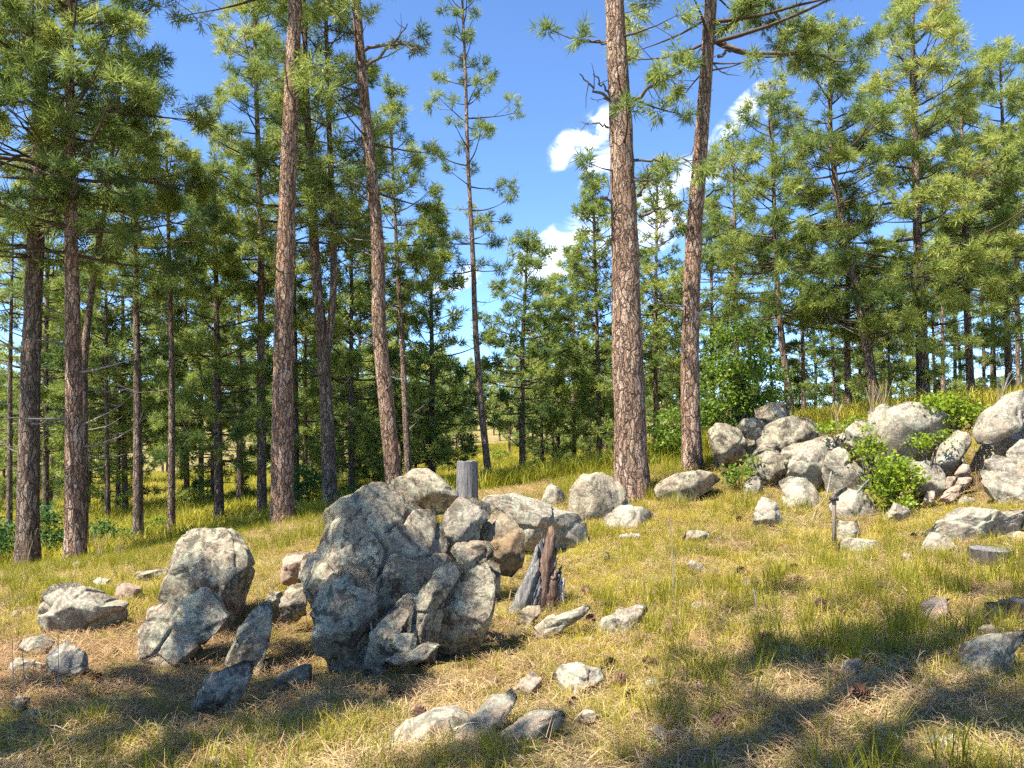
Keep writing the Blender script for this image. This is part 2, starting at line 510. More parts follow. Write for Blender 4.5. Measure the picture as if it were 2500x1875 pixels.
def rock_mesh(name, crop, pts, d=None, thick=.75, kind='grey', seed=0, facets=13, rough=1.0, sink=.2, boxy=2.8, lean=0.0, grow=None):
    x0, y0, s = CROPS[crop]
    poly = np.array([(x0 + a * s, y0 + b * s) for a, b in pts])
    bottom = poly[np.argmax(poly[:, 1])]
    if d is None:
        d = ground_hit(bottom[0], bottom[1] - 3)
    cx, cy = (poly.min(0) + poly.max(0)) / 2
    ext = poly.max(0) - poly.min(0)
    sz = math.sqrt(ext[0] * ext[1]) / FX * d
    T = sz * .5 * thick
    dc = d + T * .45
    # outline in metres round the centre, in the upright plane at distance dc
    C = P(cx, cy, dc)
    if grow is None:
        grow = 1.24 if crop in ('o', 'f') else 1.09 if crop == 'm' else 1.06
    if crop in ('o', 'f', 'm'):
        boxy = max(boxy, 3.8)
        facets = max(facets, 16)
    W = (np.array([P(a, b, dc) for a, b in poly]) - C) * grow
    pu, pv = W[:, 0], W[:, 2]
    if sink:
        low = pv < np.min(pv) + .35 * (pv.max() - pv.min())
        pv = np.where(low, pv - sink * (pv.max() - pv.min()), pv)
    V, F = ico(6 if ext.max() > 330 else 5 if ext.max() > 190 else 4 if ext.max() > 40 else 3)
    th = np.arctan2(V[:, 2], V[:, 0])
    # radius of the outline by angle (outermost crossing)
    na = 720
    A = np.linspace(-np.pi, np.pi, na, endpoint=False)
    ca, sa = np.cos(A), np.sin(A)
    Rr = np.zeros(na)
    n = len(pu)
    for i in range(n):
        ax, ay, bx, by = pu[i], pv[i], pu[(i + 1) % n], pv[(i + 1) % n]
        ex, ey = bx - ax, by - ay
        den = ca * ey - sa * ex
        den = np.where(np.abs(den) < 1e-12, 1e-12, den)
        t = (ax * ey - ay * ex) / den
        q = (ax * sa - ay * ca) / den
        ok = (t > 0) & (q >= -1e-6) & (q <= 1 + 1e-6)
        Rr = np.where(ok & (t > Rr), t, Rr)
    for _ in range(2):
        Rr = (np.roll(Rr, 1) + 2 * Rr + np.roll(Rr, -1)) / 4
    Rr = np.maximum(Rr, .15 * Rr.max())
    ri = np.interp(th, np.r_[A, np.pi], np.r_[Rr, Rr[0]])
    rho = np.hypot(V[:, 0], V[:, 2])
    c = -V[:, 1]                                     # towards the camera
    k = (rho ** boxy + np.abs(c) ** boxy) ** (-1 / boxy)
    rho, c = rho * k, c * k
    Q = np.c_[ri * rho * np.cos(th), -c * T, ri * rho * np.sin(th)]
    rs = np.random.RandomState(seed + 11)
    # broken faces: cut the body back to random planes, moving points along the depth only
    for f in range(facets):
        a = rs.uniform(0, 2 * np.pi)
        tl = rs.uniform(.25, 1.15)
        nrm = np.array([math.cos(a) * math.sin(tl), 0, math.sin(a) * math.sin(tl)])
        sgn = -1 if rs.rand() < .75 else 1
        nrm[1] = sgn * math.cos(tl)
        proj = Q @ nrm
        h = proj.max() * rs.uniform(.55, .88)
        over = proj > h
        Q[over, 1] -= ((proj[over] - h) / nrm[1])
    nr = Q / (np.linalg.norm(Q, axis=1, keepdims=True) + 1e-9)
    S = sz
    so = np.array([seed * 3.7, seed * 1.3, seed * 2.1])
    # fracture blocks: each cell of the body stands a little proud or back, with a crack along its border
    wq = Q / S + np.stack([fbm(Q * (2.4 / S) + so + 9.1 * a_, 3, seed + 20 + a_) for a_ in range(3)], 1) * .07
    ext3 = (Q.max(0) - Q.min(0)) / S
    nc_ = 14 if len(V) > 9000 else 9 if len(V) > 2000 else 5
    sd_ = (rs.rand(nc_, 3) - .5) * ext3 * .95 + (Q.max(0) + Q.min(0)) / 2 / S
    sq = np.array([1.0, .6, rs.uniform(.6, 1.5)])
    dd_ = np.sqrt((((wq[:, None] - sd_[None]) * sq) ** 2).sum(-1))
    near = np.argsort(dd_, 1)[:, :2]
    ar = np.arange(len(Q))
    gap = dd_[ar, near[:, 1]] - dd_[ar, near[:, 0]]
    offs = rs.uniform(-1, 1, nc_) * .042
    bl = np.clip(gap / .025, 0, 1) * .5 + .5
    dsp = (offs[near[:, 0]] * bl + offs[near[:, 1]] * (1 - bl)) * S
    deep = .055 * (.3 + .7 * np.clip(fbm(Q * (1.6 / S) + so, 2, seed + 30) * 2 + .5, 0, 1))
    dsp -= np.exp(-(gap / .022) ** 2) * deep * S
    dsp += fbm(Q * (1.7 / S) + so, 3, seed, .5) * .028 * S
    dsp += fbm(Q * (5.0 / S) + so, 4, seed + 3, .62) * .020 * S
    dsp += fbm(Q * 22 + so, 3, seed + 7, .6) * .008
    Q = Q + nr * (dsp * rough)[:, None]
    base = np.array([0, -T * .2, pv.min()])
    Q = Q - base
    origin = C + base
    if lean:
        Q[:, 1] += Q[:, 2] * lean
    me = mesh(name, Q, F[:, ::-1] if False else F, smooth=True, mats=[ROCKM[kind]])
    ROCK_FOOT.append((C[0], C[1], (pu.max() - pu.min()) / 2, T))
    return me, origin


rock_count = [0]


def rock(label, crop, pts, d=None, name='rock', **kw):
    rock_count[0] += 1
    kw.setdefault('seed', rock_count[0] * 7 + 1)
    me, o = rock_mesh(name, crop, pts, d, **kw)
    ob = link(name, me, loc=o)
    tag(ob, label, 'rock' if name != 'boulder' else 'boulder')
    return ob


exec_rocks = []
# the big boulder left of the middle, with the block grown onto its foot
main_d = 5.75
big = rock('massive dark lichen-covered boulder with a humped crown, largest of all, left of centre', 'm',
           [(170, 800), (250, 480), (310, 400), (440, 300), (520, 290), (580, 230), (640, 150), (780, 155), (850, 235), (920, 265), (1050, 330), (1130, 430), (1200, 480), (1270, 640), (1240, 720), (1120, 860), (1060, 980), (900, 1100), (800, 1150), (690, 1250), (600, 1400), (540, 1510), (430, 1500), (330, 1450), (280, 1380), (270, 1200), (230, 1000), (190, 920)],
           main_d + .15, 'boulder', kind='dark', thick=.95, facets=15, seed=5, rough=1.15)
bm_, bo_ = rock_mesh('lower_block', 'm', [(255, 1010), (300, 900), (350, 840), (430, 815), (520, 830), (590, 790), (660, 850), (700, 1000), (690, 1200), (640, 1380), (545, 1510), (430, 1500), (330, 1450), (275, 1350), (262, 1180)], main_d - .3, .7, 'dark', 77, 12, 1.1)
link('lower_block', bm_, big, loc=Vector(bo_) - big.location)
ROCKS = [
    ('grey-green wedge of rock resting in the notch right of the massive boulder', 'm', [(1310, 650), (1360, 590), (1450, 555), (1590, 560), (1625, 620), (1620, 680), (1560, 720), (1410, 790), (1370, 740)], 5.55, dict(kind='dark', sink=0)),
    ('tall blue-grey lichened slab leaning right of the massive boulder, widest of the cracked slabs', 'm', [(1245, 960), (1290, 900), (1370, 850), (1440, 790), (1560, 740), (1610, 850), (1630, 900), (1620, 1050), (1590, 1200), (1500, 1330), (1420, 1420), (1330, 1460), (1205, 1450), (1200, 1250), (1240, 1150), (1255, 1020)], 5.45, dict(kind='dark', thick=.6)),
    ('grey slab with a dark crack between the massive boulder and the widest leaning slab', 'm', [(1100, 940), (1180, 830), (1280, 780), (1380, 780), (1370, 850), (1290, 910), (1250, 1020), (1235, 1150), (1195, 1260), (1190, 1430), (1060, 1470), (1010, 1400), (1030, 1300), (970, 1200), (1020, 1080)], 5.4, dict(kind='dark', thick=.7)),
    ('jagged dark rock wedged under the right flank of the massive boulder', 'm', [(680, 1280), (800, 1160), (900, 1095), (965, 1090), (970, 1150), (900, 1260), (860, 1330), (850, 1430), (780, 1500), (640, 1530), (600, 1500)], 5.2, dict(kind='dark')),
    ('small square dark stone set in front of the cracked slab below the massive boulder', 'm', [(860, 1300), (1020, 1290), (1030, 1380), (930, 1440), (840, 1450)], 5.15, dict(kind='dark', thick=1.0)),
    ('narrow upright grey stone at the right end of the leaning slabs beside the splintered stump', 'm', [(1560, 690), (1640, 690), (1690, 740), (1690, 900), (1650, 1000), (1625, 980), (1620, 880), (1580, 780)], 5.7, dict(kind='grey')),
    ('low pale-toned ledge along the foot of the leaning slabs', 'm', [(765, 1575), (790, 1500), (850, 1465), (1000, 1425), (1100, 1380), (1195, 1420), (1010, 1535)], 5.1, dict(kind='dark', sink=.05)),
    ('low rock body joining the leaning slabs to the massive boulder', 'm', [(640, 1560), (700, 1200), (900, 1000), (1120, 900), (1400, 800), (1640, 760), (1690, 900), (1620, 1150), (1450, 1440), (1200, 1480), (900, 1570)], 5.7, dict(kind='dark', facets=16, grow=1.0, thick=.6)),
    ('rounded pale boulder with a cracked face, left of the ochre broken rock', 'm', [(1255, 450), (1280, 330), (1370, 240), (1440, 220), (1530, 250), (1600, 300), (1590, 380), (1520, 440), (1510, 560), (1420, 570), (1320, 650), (1262, 610)], 6.7, dict(kind='pale')),
    ('ochre broken rock with a hollow shaded face above the splintered stump', 'm', [(1505, 570), (1560, 430), (1600, 350), (1650, 330), (1740, 370), (1830, 430), (1880, 500), (1885, 580), (1850, 680), (1780, 760), (1690, 740), (1620, 660)], 6.65, dict(kind='ochre', lean=.35)),
    ('long flat sunlit slab behind the ochre broken rock', 'c', [(375, 590), (430, 550), (600, 545), (700, 580), (850, 630), (1000, 665), (1060, 740), (1075, 810), (950, 850), (800, 870), (640, 820), (500, 660), (420, 615)], 8.2, dict(kind='pale', thick=1.2)),
    ('blue-grey rounded rock in front of the tall grey stump', 'm', [(795, 120), (880, 60), (1010, 5), (1110, 5), (1180, 60), (1260, 130), (1345, 190), (1330, 270), (1200, 290), (1000, 290), (870, 270), (800, 200)], 9.0, dict(kind='grey')),
    ('small pointed pale rock in the gap left of the thickest pine trunk', 'c', [(755, 570), (800, 470), (825, 450), (870, 480), (920, 520), (945, 610), (850, 630)], 10.8, dict(kind='pale')),
    ('humped grey rock against the left foot of the thickest pine trunk', 'n', [(1393, 1255), (1400, 1200), (1430, 1165), (1470, 1153), (1500, 1168), (1530, 1213), (1555, 1250), (1500, 1290), (1420, 1285)], 9.7, dict(kind='grey')),
    ('low sunlit slab lying before the thickest pine trunk', 'n', [(1480, 1265), (1520, 1240), (1570, 1240), (1605, 1262), (1590, 1295), (1520, 1310), (1470, 1295)], 9.2, dict(kind='pale', thick=1.0)),
    ('flat grey rock between the two tall pines right of centre', 't', [(510, 1510), (560, 1450), (660, 1400), (780, 1380), (900, 1400), (980, 1450), (900, 1520), (740, 1570), (680, 1610), (560, 1610), (530, 1570)], 10.3, dict(kind='grey', thick=1.0)),
    ('upright blocky grey boulder with a flat mossy top, left of the massive boulder', 'b', [(310, 1190), (315, 880), (340, 680), (400, 620), (380, 500), (430, 390), (520, 330), (620, 300), (900, 335), (1080, 355), (1160, 410), (1250, 480), (1370, 560), (1420, 700), (1420, 900), (1370, 1000), (1310, 1080), (1240, 1300), (1170, 1500), (1060, 1470), (900, 1400), (500, 1400), (350, 1340), (290, 1340)], 6.6, dict(kind='dark', facets=12, seed=31, boxy=3.2, thick=1.0)),
    ('large rounded grey boulder in front of the blocky upright one', 7, [(780, 1010), (770, 960), (830, 850), (920, 750), (1000, 650), (1100, 590), (1180, 550), (1270, 540), (1330, 570), (1390, 630), (1450, 710), (1420, 770), (1340, 830), (1290, 900), (1180, 980), (1050, 1060), (930, 1110), (830, 1070)], 5.75, dict(kind='grey')),
    ('broad sunlit pale boulder at the left with a broken underside', 7, [(215, 690), (270, 600), (340, 520), (400, 480), (470, 465), (550, 475), (620, 530), (700, 580), (780, 600), (805, 660), (780, 710), (700, 750), (560, 800), (480, 815), (380, 785), (280, 740)], None, dict(kind='pale', thick=.95, lean=-.15)),
    ('small pale stone perched behind the broad sunlit boulder', 7, [(595, 440), (630, 425), (700, 445), (715, 500), (670, 520), (625, 490)], None, dict(kind='pale')),
    ('pinkish slab half buried in needles behind the broad sunlit boulder', 7, [(720, 470), (820, 470), (900, 500), (930, 560), (870, 600), (780, 590), (730, 540)], None, dict(kind='pink', thick=1.0)),
    ('slanting pointed dark slab right of the rounded grey boulder', 7, [(1390, 1050), (1420, 960), (1500, 860), (1540, 760), (1620, 650), (1680, 610), (1730, 650), (1740, 760), (1720, 900), (1650, 1010), (1580, 1030), (1480, 1050)], None, dict(kind='dark', thick=.6)),
    ('teal-grey tilted rock in shade, front-most below the slanting pointed slab', 7, [(1200, 1290), (1250, 1190), (1330, 1100), (1430, 1040), (1540, 1005), (1590, 1020), (1600, 1080), (1570, 1180), (1480, 1230), (1400, 1320), (1260, 1335)], None, dict(kind='dark', thick=.8)),
    ('small teal-grey rock in shade left of the foot of the massive boulder', 7, [(1730, 1160), (1790, 1080), (1870, 1020), (1950, 1000), (1990, 1020), (2000, 1110), (1960, 1160), (1840, 1175)], None, dict(kind='dark')),
    ('flat pale stone with a sharp lip at the far left below the broad sunlit boulder', 7, [(100, 880), (150, 830), (250, 810), (330, 850), (300, 900), (260, 950), (220, 960), (150, 930)], 5.9, dict(kind='pale')),
    ('squat pale rock below the broad sunlit boulder', 7, [(330, 900), (400, 860), (480, 870), (550, 900), (545, 1010), (470, 1090), (350, 1105), (320, 1050)], None, dict(kind='pale')),
    ('grass-edged grey stone under the flat lipped stone at the far left', 7, [(40, 1020), (110, 950), (220, 970), (300, 1000), (280, 1070), (170, 1095), (80, 1090)], None, dict(kind='grey')),
    ('roundish grey stone tucked against the left edge of the massive boulder', 7, [(1815, 560), (1870, 490), (1940, 480), (1980, 530), (1975, 640), (1900, 675), (1830, 640)], 6.5, dict(kind='grey')),
    ('little grey stone just left of the roundish stone by the massive boulder', 7, [(1700, 575), (1760, 520), (1820, 520), (1830, 580), (1740, 615)], 6.7, dict(kind='grey')),
    ('bright tan stone in the sunlit gap left of the massive boulder', 7, [(1815, 400), (1825, 320), (1850, 280), (1940, 265), (1990, 280), (1980, 400), (1880, 435)], 7.6, dict(kind='pink')),
    ('thin dark shard standing on edge beside the massive boulder', 7, [(1930, 470), (1950, 300), (1985, 275), (1995, 400), (1990, 500)], 6.9, dict(kind='dark')),
    ('dark stone in the shaded lower left corner, upper of two', 7, [(70, 1310), (80, 1240), (130, 1190), (180, 1210), (170, 1270), (120, 1330)], None, dict(kind='dark')),
    ('dark flat stone in the shaded lower left corner, lower of two', 7, [(110, 1350), (180, 1280), (250, 1300), (280, 1345), (200, 1385)], None, dict(kind='dark')),
    ('little pink stone wedged between the blocky and the rounded boulder at left', 7, [(930, 700), (950, 630), (1060, 590), (1050, 640), (980, 700)], 6.3, dict(kind='pink')),
    ('long dark ledge in the grass behind the broad sunlit boulder', 7, [(740, 450), (930, 390), (1080, 370), (1080, 445), (930, 465)], None, dict(kind='grey', thick=.8)),
    ('low grey slab at the bottom edge in the shaded grass', 7, [(1290, 1640), (1320, 1600), (1440, 1590), (1430, 1640), (1350, 1660)], None, dict(kind='grey', thick=1.1)),
    ('faint grassy slab in shade right of the low slab at the bottom edge', 7, [(1780, 1545), (1850, 1490), (1980, 1430), (1990, 1490), (1900, 1535)], None, dict(kind='grey', thick=1.0)),
    ('small mossy stone in yellow grass left of the broad sunlit boulder', 7, [(85, 590), (130, 545), (180, 570), (170, 615), (110, 620)], None, dict(kind='grey')),
    ('tiny brownish stone in yellow grass at the far left', 7, [(55, 680), (80, 640), (130, 640), (140, 675), (90, 690)], None, dict(kind='grey')),
    ('white stone at the foot of the orange-barked pine at left', 7, [(455, 385), (465, 340), (495, 320), (535, 345), (525, 385)], None, dict(kind='pale')),
    ('pale slab in the grass left of the orange-barked pine', 7, [(350, 345), (380, 300), (430, 280), (440, 335), (400, 355)], 12.6, dict(kind='pink')),
    ('white rock behind the big red-brown pine trunk at left', 'b', [(2050, 180), (2080, 110), (2150, 120), (2212, 180), (2230, 240), (2100, 240)], 14, dict(kind='pale')),
    ('round grey-green stone in the grass below the splintered stump', 8, [(1130, 740), (1150, 660), (1220, 600), (1280, 610), (1285, 660), (1230, 740), (1150, 785)], None, dict(kind='grey')),
    ('long bone-shaped pale rock right of the round grey-green stone', 8, [(1205, 830), (1260, 760), (1340, 690), (1480, 640), (1600, 592), (1618, 620), (1520, 700), (1440, 760), (1320, 850), (1240, 880)], None, dict(kind='pale')),
    ('thin tilted ledge of layered rock casting shadow, middle of the slope', 8, [(1640, 800), (1640, 780), (1720, 720), (1820, 670), (1930, 638), (1985, 650), (1990, 690), (1900, 740), (1840, 810), (1720, 820)], None, dict(kind='pale', thick=.9, lean=.45, boxy=3.6, grow=1.15)),
    ('small ledge at the left end of the thin tilted ledge', 8, [(1505, 885), (1540, 840), (1620, 800), (1650, 820), (1600, 870)], None, dict(kind='pale')),
    ('angular pale-green stone lying flat in the sunny lower middle', 8, [(1380, 1060), (1430, 1010), (1560, 990), (1690, 1010), (1680, 1080), (1600, 1100), (1560, 1185), (1480, 1175), (1400, 1100)], None, dict(kind='pale', thick=1.0)),
    ('wedge-shaped brown stone with a shaded right face, lower middle', 8, [(1080, 1200), (1160, 1110), (1230, 1055), (1290, 1085), (1305, 1155), (1200, 1200), (1110, 1235)], None, dict(kind='pink', lean=.2)),
    ('small white flat stone near pine cones, lower middle right', 8, [(1930, 1130), (1990, 1095), (2100, 1095), (2110, 1130), (2040, 1155), (1980, 1175)], None, dict(kind='pale')),
    ('small round stone low on the slope, right of the white buried slab', 8, [(1525, 1325), (1570, 1290), (1630, 1295), (1665, 1330), (1640, 1390), (1580, 1405)], None, dict(kind='pale')),
    ('round white stone near the bottom edge, right of centre', 8, [(1945, 1485), (1990, 1405), (2050, 1395), (2115, 1440), (2080, 1505), (1990, 1525)], None, dict(kind='pale')),
    ('long ledge rock at the bottom edge with a rusty shaded front', 8, [(225, 1660), (270, 1570), (400, 1480), (560, 1405), (680, 1395), (765, 1435), (760, 1520), (640, 1600), (560, 1680), (400, 1740), (240, 1740)], 3.7, dict(kind='pale', lean=.45, thick=1.0, boxy=3.6, grow=1.14)),
    ('second ledge rock continuing up to the right from the bottom edge one', 8, [(715, 1460), (830, 1390), (950, 1300), (1060, 1265), (1095, 1310), (1000, 1400), (860, 1490), (740, 1540)], None, dict(kind='pale', lean=.45, thick=.9, boxy=3.6, grow=1.2)),
    ('white slab half buried in straw below the second ledge rock', 8, [(925, 1565), (960, 1500), (1100, 1450), (1200, 1370), (1400, 1305), (1425, 1350), (1350, 1435), (1180, 1490), (1050, 1545)], None, dict(kind='pale', thick=1.1, boxy=3.6, grow=1.15, sink=.1)),
    ('tiny white stone right of the splintered stump', 8, [(1680, 300), (1720, 250), (1748, 290), (1720, 325)], None, dict(kind='pale')),
    ('small pale stone high on the sunny slope, below the flat grey rock', 9, [(0, 160), (60, 118), (168, 133), (168, 172), (80, 190), (5, 180)], None, dict(kind='pale')),
    ('small pale stone with a dark cone beside it, upper sunny slope', 9, [(33, 345), (70, 312), (120, 338), (175, 372), (100, 390)], None, dict(kind='pale')),
    ('oblong pale-green stone in the middle of the sunny slope', 9, [(350, 475), (420, 442), (540, 437), (548, 472), (450, 495)], None, dict(kind='pale')),
    ('tiny white stone at the left edge of the right-hand slope', 9, [(52, 605), (90, 577), (143, 600), (120, 645), (70, 640)], None, dict(kind='pale')),
    ('flat stone almost hidden by grass in the sunny slope', 9, [(300, 725), (370, 688), (490, 688), (498, 732), (390, 745)], None, dict(kind='pale')),
    ('white loaf-shaped stone at the foot of the wooden stake', 9, [(1000, 215), (1040, 178), (1150, 167), (1270, 187), (1295, 240), (1200, 270), (1100, 275), (1020, 265)], None, dict(kind='pale')),
    ('pinkish stone standing in shaded grass at right', 9, [(1540, 665), (1600, 588), (1660, 552), (1745, 570), (1700, 645), (1640, 730), (1560, 728)], None, dict(kind='pink')),
    ('lavender-grey stone peeping from shaded grass, right lower middle', 9, [(1035, 1010), (1080, 957), (1160, 967), (1168, 1055), (1080, 1090)], None, dict(kind='pale')),
    ('tiny pale stone in the shaded grass low at right', 9, [(1325, 1320), (1370, 1297), (1395, 1340), (1350, 1370)], None, dict(kind='pale')),
    ('blue-grey lichened boulder cut by the bottom edge at right', 9, [(1450, 1660), (1500, 1585), (1600, 1535), (1680, 1487), (1760, 1497), (1820, 1555), (1915, 1620), (1930, 1700), (1450, 1720)], 3.15, dict(kind='grey', thick=1.0, grow=1.15)),
    ('long sloping blue-grey slab at the right edge in shade', 9, [(1740, 1090), (1850, 965), (1960, 865), (2090, 785), (2155, 770), (2165, 825), (2075, 905), (2055, 1045), (1900, 1075)], None, dict(kind='grey', thick=.9, grow=1.18, boxy=3.4)),
    ('overhanging blue-grey rock at the right edge above black shade', 9, [(2065, 935), (2150, 838), (2212, 805), (2300, 820), (2320, 900), (2260, 960), (2120, 950)], 4.55, dict(kind='dark', sink=0)),
    ('small blue-grey rock in grass left of the reddish stump at the right edge', 9, [(1935, 840), (1925, 760), (1990, 725), (2055, 770), (2005, 840)], None, dict(kind='dark')),
    ('rounded blue-grey rock behind the reddish stump at the right edge', 9, [(2005, 605), (2060, 567), (2130, 577), (2150, 660), (2080, 710), (2030, 665)], None, dict(kind='dark')),
    ('pale grey rock behind the short dark stump at right', 9, [(1990, 240), (2080, 158), (2212, 138), (2320, 190), (2300, 270), (2100, 300)], 7.3, dict(kind='grey')),
    ('little pink stone below the white loaf-shaped one', 9, [(1420, 300), (1445, 270), (1490, 280), (1500, 340), (1440, 345)], None, dict(kind='pink')),
    ('broad low sunlit slab at right below the outcrop', 'o', [(470, 775), (560, 700), (650, 652), (720, 648), (790, 690), (860, 668), (925, 655), (905, 740), (800, 790), (650, 830), (560, 845)], None, dict(kind='pale', thick=1.1)),
    ('small ledge left of the broad low sunlit slab', 'o', [(390, 860), (450, 782), (520, 795), (560, 850), (470, 900), (400, 885)], None, dict(kind='pale')),
    # the outcrop on the right
    ('main sunlit body of the outcrop behind the stake', 'f', [(520, 860), (530, 640), (560, 480), (680, 340), (820, 290), (980, 230), (1080, 260), (1090, 800), (900, 860), (700, 890)], 10.35, dict(kind='pale', facets=18, grow=1.05, thick=.7)),
    ('wide sunlit rock mass under the domed rock of the outcrop', 'o', [(0, 640), (20, 300), (90, 160), (300, 150), (480, 220), (560, 330), (560, 470), (460, 560), (300, 640), (120, 720)], 10.15, dict(kind='pale', facets=18, grow=1.05, thick=.7)),
    ('sunlit rock mass at the right edge behind the sloping slabs', 'o', [(740, 420), (800, 250), (952, 140), (1100, 120), (1100, 700), (900, 640), (760, 520)], 9.6, dict(kind='pale', facets=16, grow=1.05, thick=.7)),
    ('shaded rock mass under the dark boulder group', 'f', [(70, 430), (120, 280), (300, 230), (520, 220), (720, 260), (760, 400), (600, 520), (420, 560), (250, 540), (120, 500)], 11.9, dict(kind='dark', facets=16, grow=1.05, thick=.7)),
    ('rounded sunlit knob on top of the outcrop, left of the domed rock', 'o', [(85, 230), (115, 120), (180, 78), (240, 92), (255, 180), (245, 310), (200, 290), (120, 260)], 10.0, dict(kind='pale')),
    ('large domed sunlit rock crowning the right outcrop', 'o', [(200, 350), (208, 230), (238, 110), (300, 83), (380, 98), (480, 148), (542, 188), (535, 250), (470, 300), (390, 390), (300, 380), (220, 370)], 9.7, dict(kind='pale', thick=1.0)),
    ('grooved block leaning left over the rubble of the outcrop', 'o', [(455, 385), (500, 308), (560, 258), (600, 222), (645, 248), (645, 312), (605, 395), (560, 437), (500, 418)], 9.35, dict(kind='pale', sink=0)),
    ('square pale block below the leaning grooved block', 'o', [(348, 435), (358, 393), (430, 392), (512, 428), (524, 515), (460, 548), (390, 558), (362, 495)], 9.2, dict(kind='pale', boxy=3.2)),
    ('overhanging sunlit slab at the top right edge of the outcrop', 'o', [(733, 205), (758, 128), (850, 68), (952, 18), (1080, -10), (1080, 120), (952, 140), (920, 190), (850, 218), (790, 248), (743, 255)], 9.0, dict(kind='pale', sink=0, lean=.3)),
    ('brown shaded rock under the overhanging slab', 'o', [(795, 262), (860, 225), (925, 198), (930, 300), (880, 380), (828, 360)], 9.3, dict(kind='pink', sink=0.1)),
    ('grey rock at the right edge below the overhanging slab', 'o', [(875, 345), (952, 275), (1080, 250), (1080, 450), (952, 430)], 8.9, dict(kind='pale')),
    ('upper of two smooth sloping slabs at the right edge', 'o', [(762, 385), (800, 352), (880, 376), (1020, 450), (1020, 530), (850, 480), (785, 445)], 8.75, dict(kind='pale')),
    ('lower of two smooth sloping slabs at the right edge', 'o', [(775, 455), (860, 460), (1040, 530), (1040, 670), (900, 630), (800, 570), (765, 505)], 8.55, dict(kind='pale')),
    ('white stone with a dark spot below the shrub of the outcrop', 'o', [(160, 710), (240, 617), (313, 648), (303, 695), (200, 740)], None, dict(kind='pale')),
    ('slate-like pink slab in the rubble below the grooved block', 'o', [(485, 590), (560, 528), (603, 508), (603, 545), (545, 597)], 9.0, dict(kind='pink', sink=0)),
    ('small pink stone left of the slate-like slab', 'o', [(398, 610), (408, 548), (462, 548), (455, 600)], 9.0, dict(kind='pink')),
    ('small tan stone under the square pale block', 'o', [(518, 510), (538, 468), (585, 463), (572, 510)], 9.15, dict(kind='pink')),
    ('triangular tan stone below the leaning grooved block', 'o', [(577, 440), (618, 398), (664, 408), (642, 460), (600, 462)], 9.2, dict(kind='pink')),
    ('tan stone resting right of the triangular one', 'o', [(575, 500), (600, 470), (645, 470), (640, 500), (600, 515)], 9.1, dict(kind='pink')),
    ('low pale stone at the foot of the outcrop rubble', 'o', [(585, 610), (620, 577), (680, 587), (655, 620)], None, dict(kind='pale')),
    ('dark boulder atop the shaded group left of the outcrop', 'f', [(362, 160), (368, 110), (440, 73), (510, 68), (552, 100), (575, 170), (500, 200), (430, 215), (395, 200)], 12.2, dict(kind='dark', sink=.1)),
    ('dark rounded boulder at the left end of the shaded group', 'f', [(62, 265), (100, 222), (150, 227), (230, 265), (265, 330), (255, 400), (180, 430), (110, 400), (72, 330)], 11.4, dict(kind='dark')),
    ('dark capstone of the shaded group above a black gap', 'f', [(228, 235), (270, 178), (340, 168), (415, 208), (415, 260), (340, 290), (255, 280)], 11.6, dict(kind='dark', sink=0)),
    ('widest dark boulder of the shaded group left of the outcrop', 'f', [(395, 280), (440, 217), (520, 177), (590, 162), (680, 187), (745, 240), (765, 300), (680, 340), (540, 380), (450, 345), (398, 320)], 11.4, dict(kind='dark', thick=.95)),
    ('round half-sunlit boulder at the foot of the shaded group', 'f', [(322, 490), (348, 418), (410, 387), (482, 388), (494, 450), (494, 525), (420, 545), (345, 535)], 10.6, dict(kind='grey')),
    ('grey boulder between the round half-sunlit one and the sunlit wall', 'f', [(488, 440), (520, 367), (590, 337), (665, 338), (655, 400), (585, 435), (545, 495), (498, 515)], 10.7, dict(kind='grey')),
    ('shaded low rock in the middle of the dark group', 'f', [(285, 410), (360, 337), (440, 327), (505, 365), (495, 400), (400, 410), (335, 445)], 11.1, dict(kind='dark')),
    ('upper sunlit bulge of the outcrop beside the dark group', 'f', [(525, 570), (557, 468), (620, 397), (690, 357), (765, 347), (780, 420), (745, 510), (680, 575), (600, 605)], 10.2, dict(kind='pale', thick=.95)),
    ('lower sunlit bulge of the outcrop above the grass, left of the stake', 'f', [(545, 730), (548, 608), (600, 572), (680, 577), (732, 648), (765, 760), (745, 850), (640, 890), (565, 862)], 9.7, dict(kind='pale', thick=.95)),
    ('sunlit boulder with a green sprig at the outcrop foot', 'f', [(320, 840), (338, 758), (390, 697), (462, 717), (485, 800), (445, 870), (370, 880)], None, dict(kind='pale')),
    ('small pale rock in the grass at the far left of the outcrop', 'f', [(265, 650), (277, 577), (340, 557), (365, 620), (335, 710), (278, 722)], 10.4, dict(kind='pale')),
    ('pale rock face directly right of the stake', 'f', [(845, 730), (868, 658), (930, 627), (1000, 647), (1075, 690), (1085, 810), (960, 850), (880, 845)], 9.1, dict(kind='pale')),
    ('cracked pale rock in the middle of the outcrop above the stake', 'f', [(790, 500), (825, 398), (900, 355), (960, 397), (1005, 470), (965, 575), (880, 580), (815, 555)], 10.0, dict(kind='pale')),
    ('pale rock hidden behind the yellow-green sprigs of the outcrop', 'f', [(940, 250), (1000, 195), (1070, 195), (1090, 400), (1000, 410), (955, 340)], 10.1, dict(kind='pale')),
    ('small square grey block in the grass right of the stake', 'f', [(878, 905), (888, 838), (1012, 843), (1022, 935), (950, 960), (888, 948)], None, dict(kind='grey', boxy=3.4)),
]
for i, (lab, crop, pts, d, kw) in enumerate(ROCKS):
    rock(lab, crop, pts, d, 'boulder' if 'boulder' in lab.split(' in ')[0][:40] else 'rock', **kw)


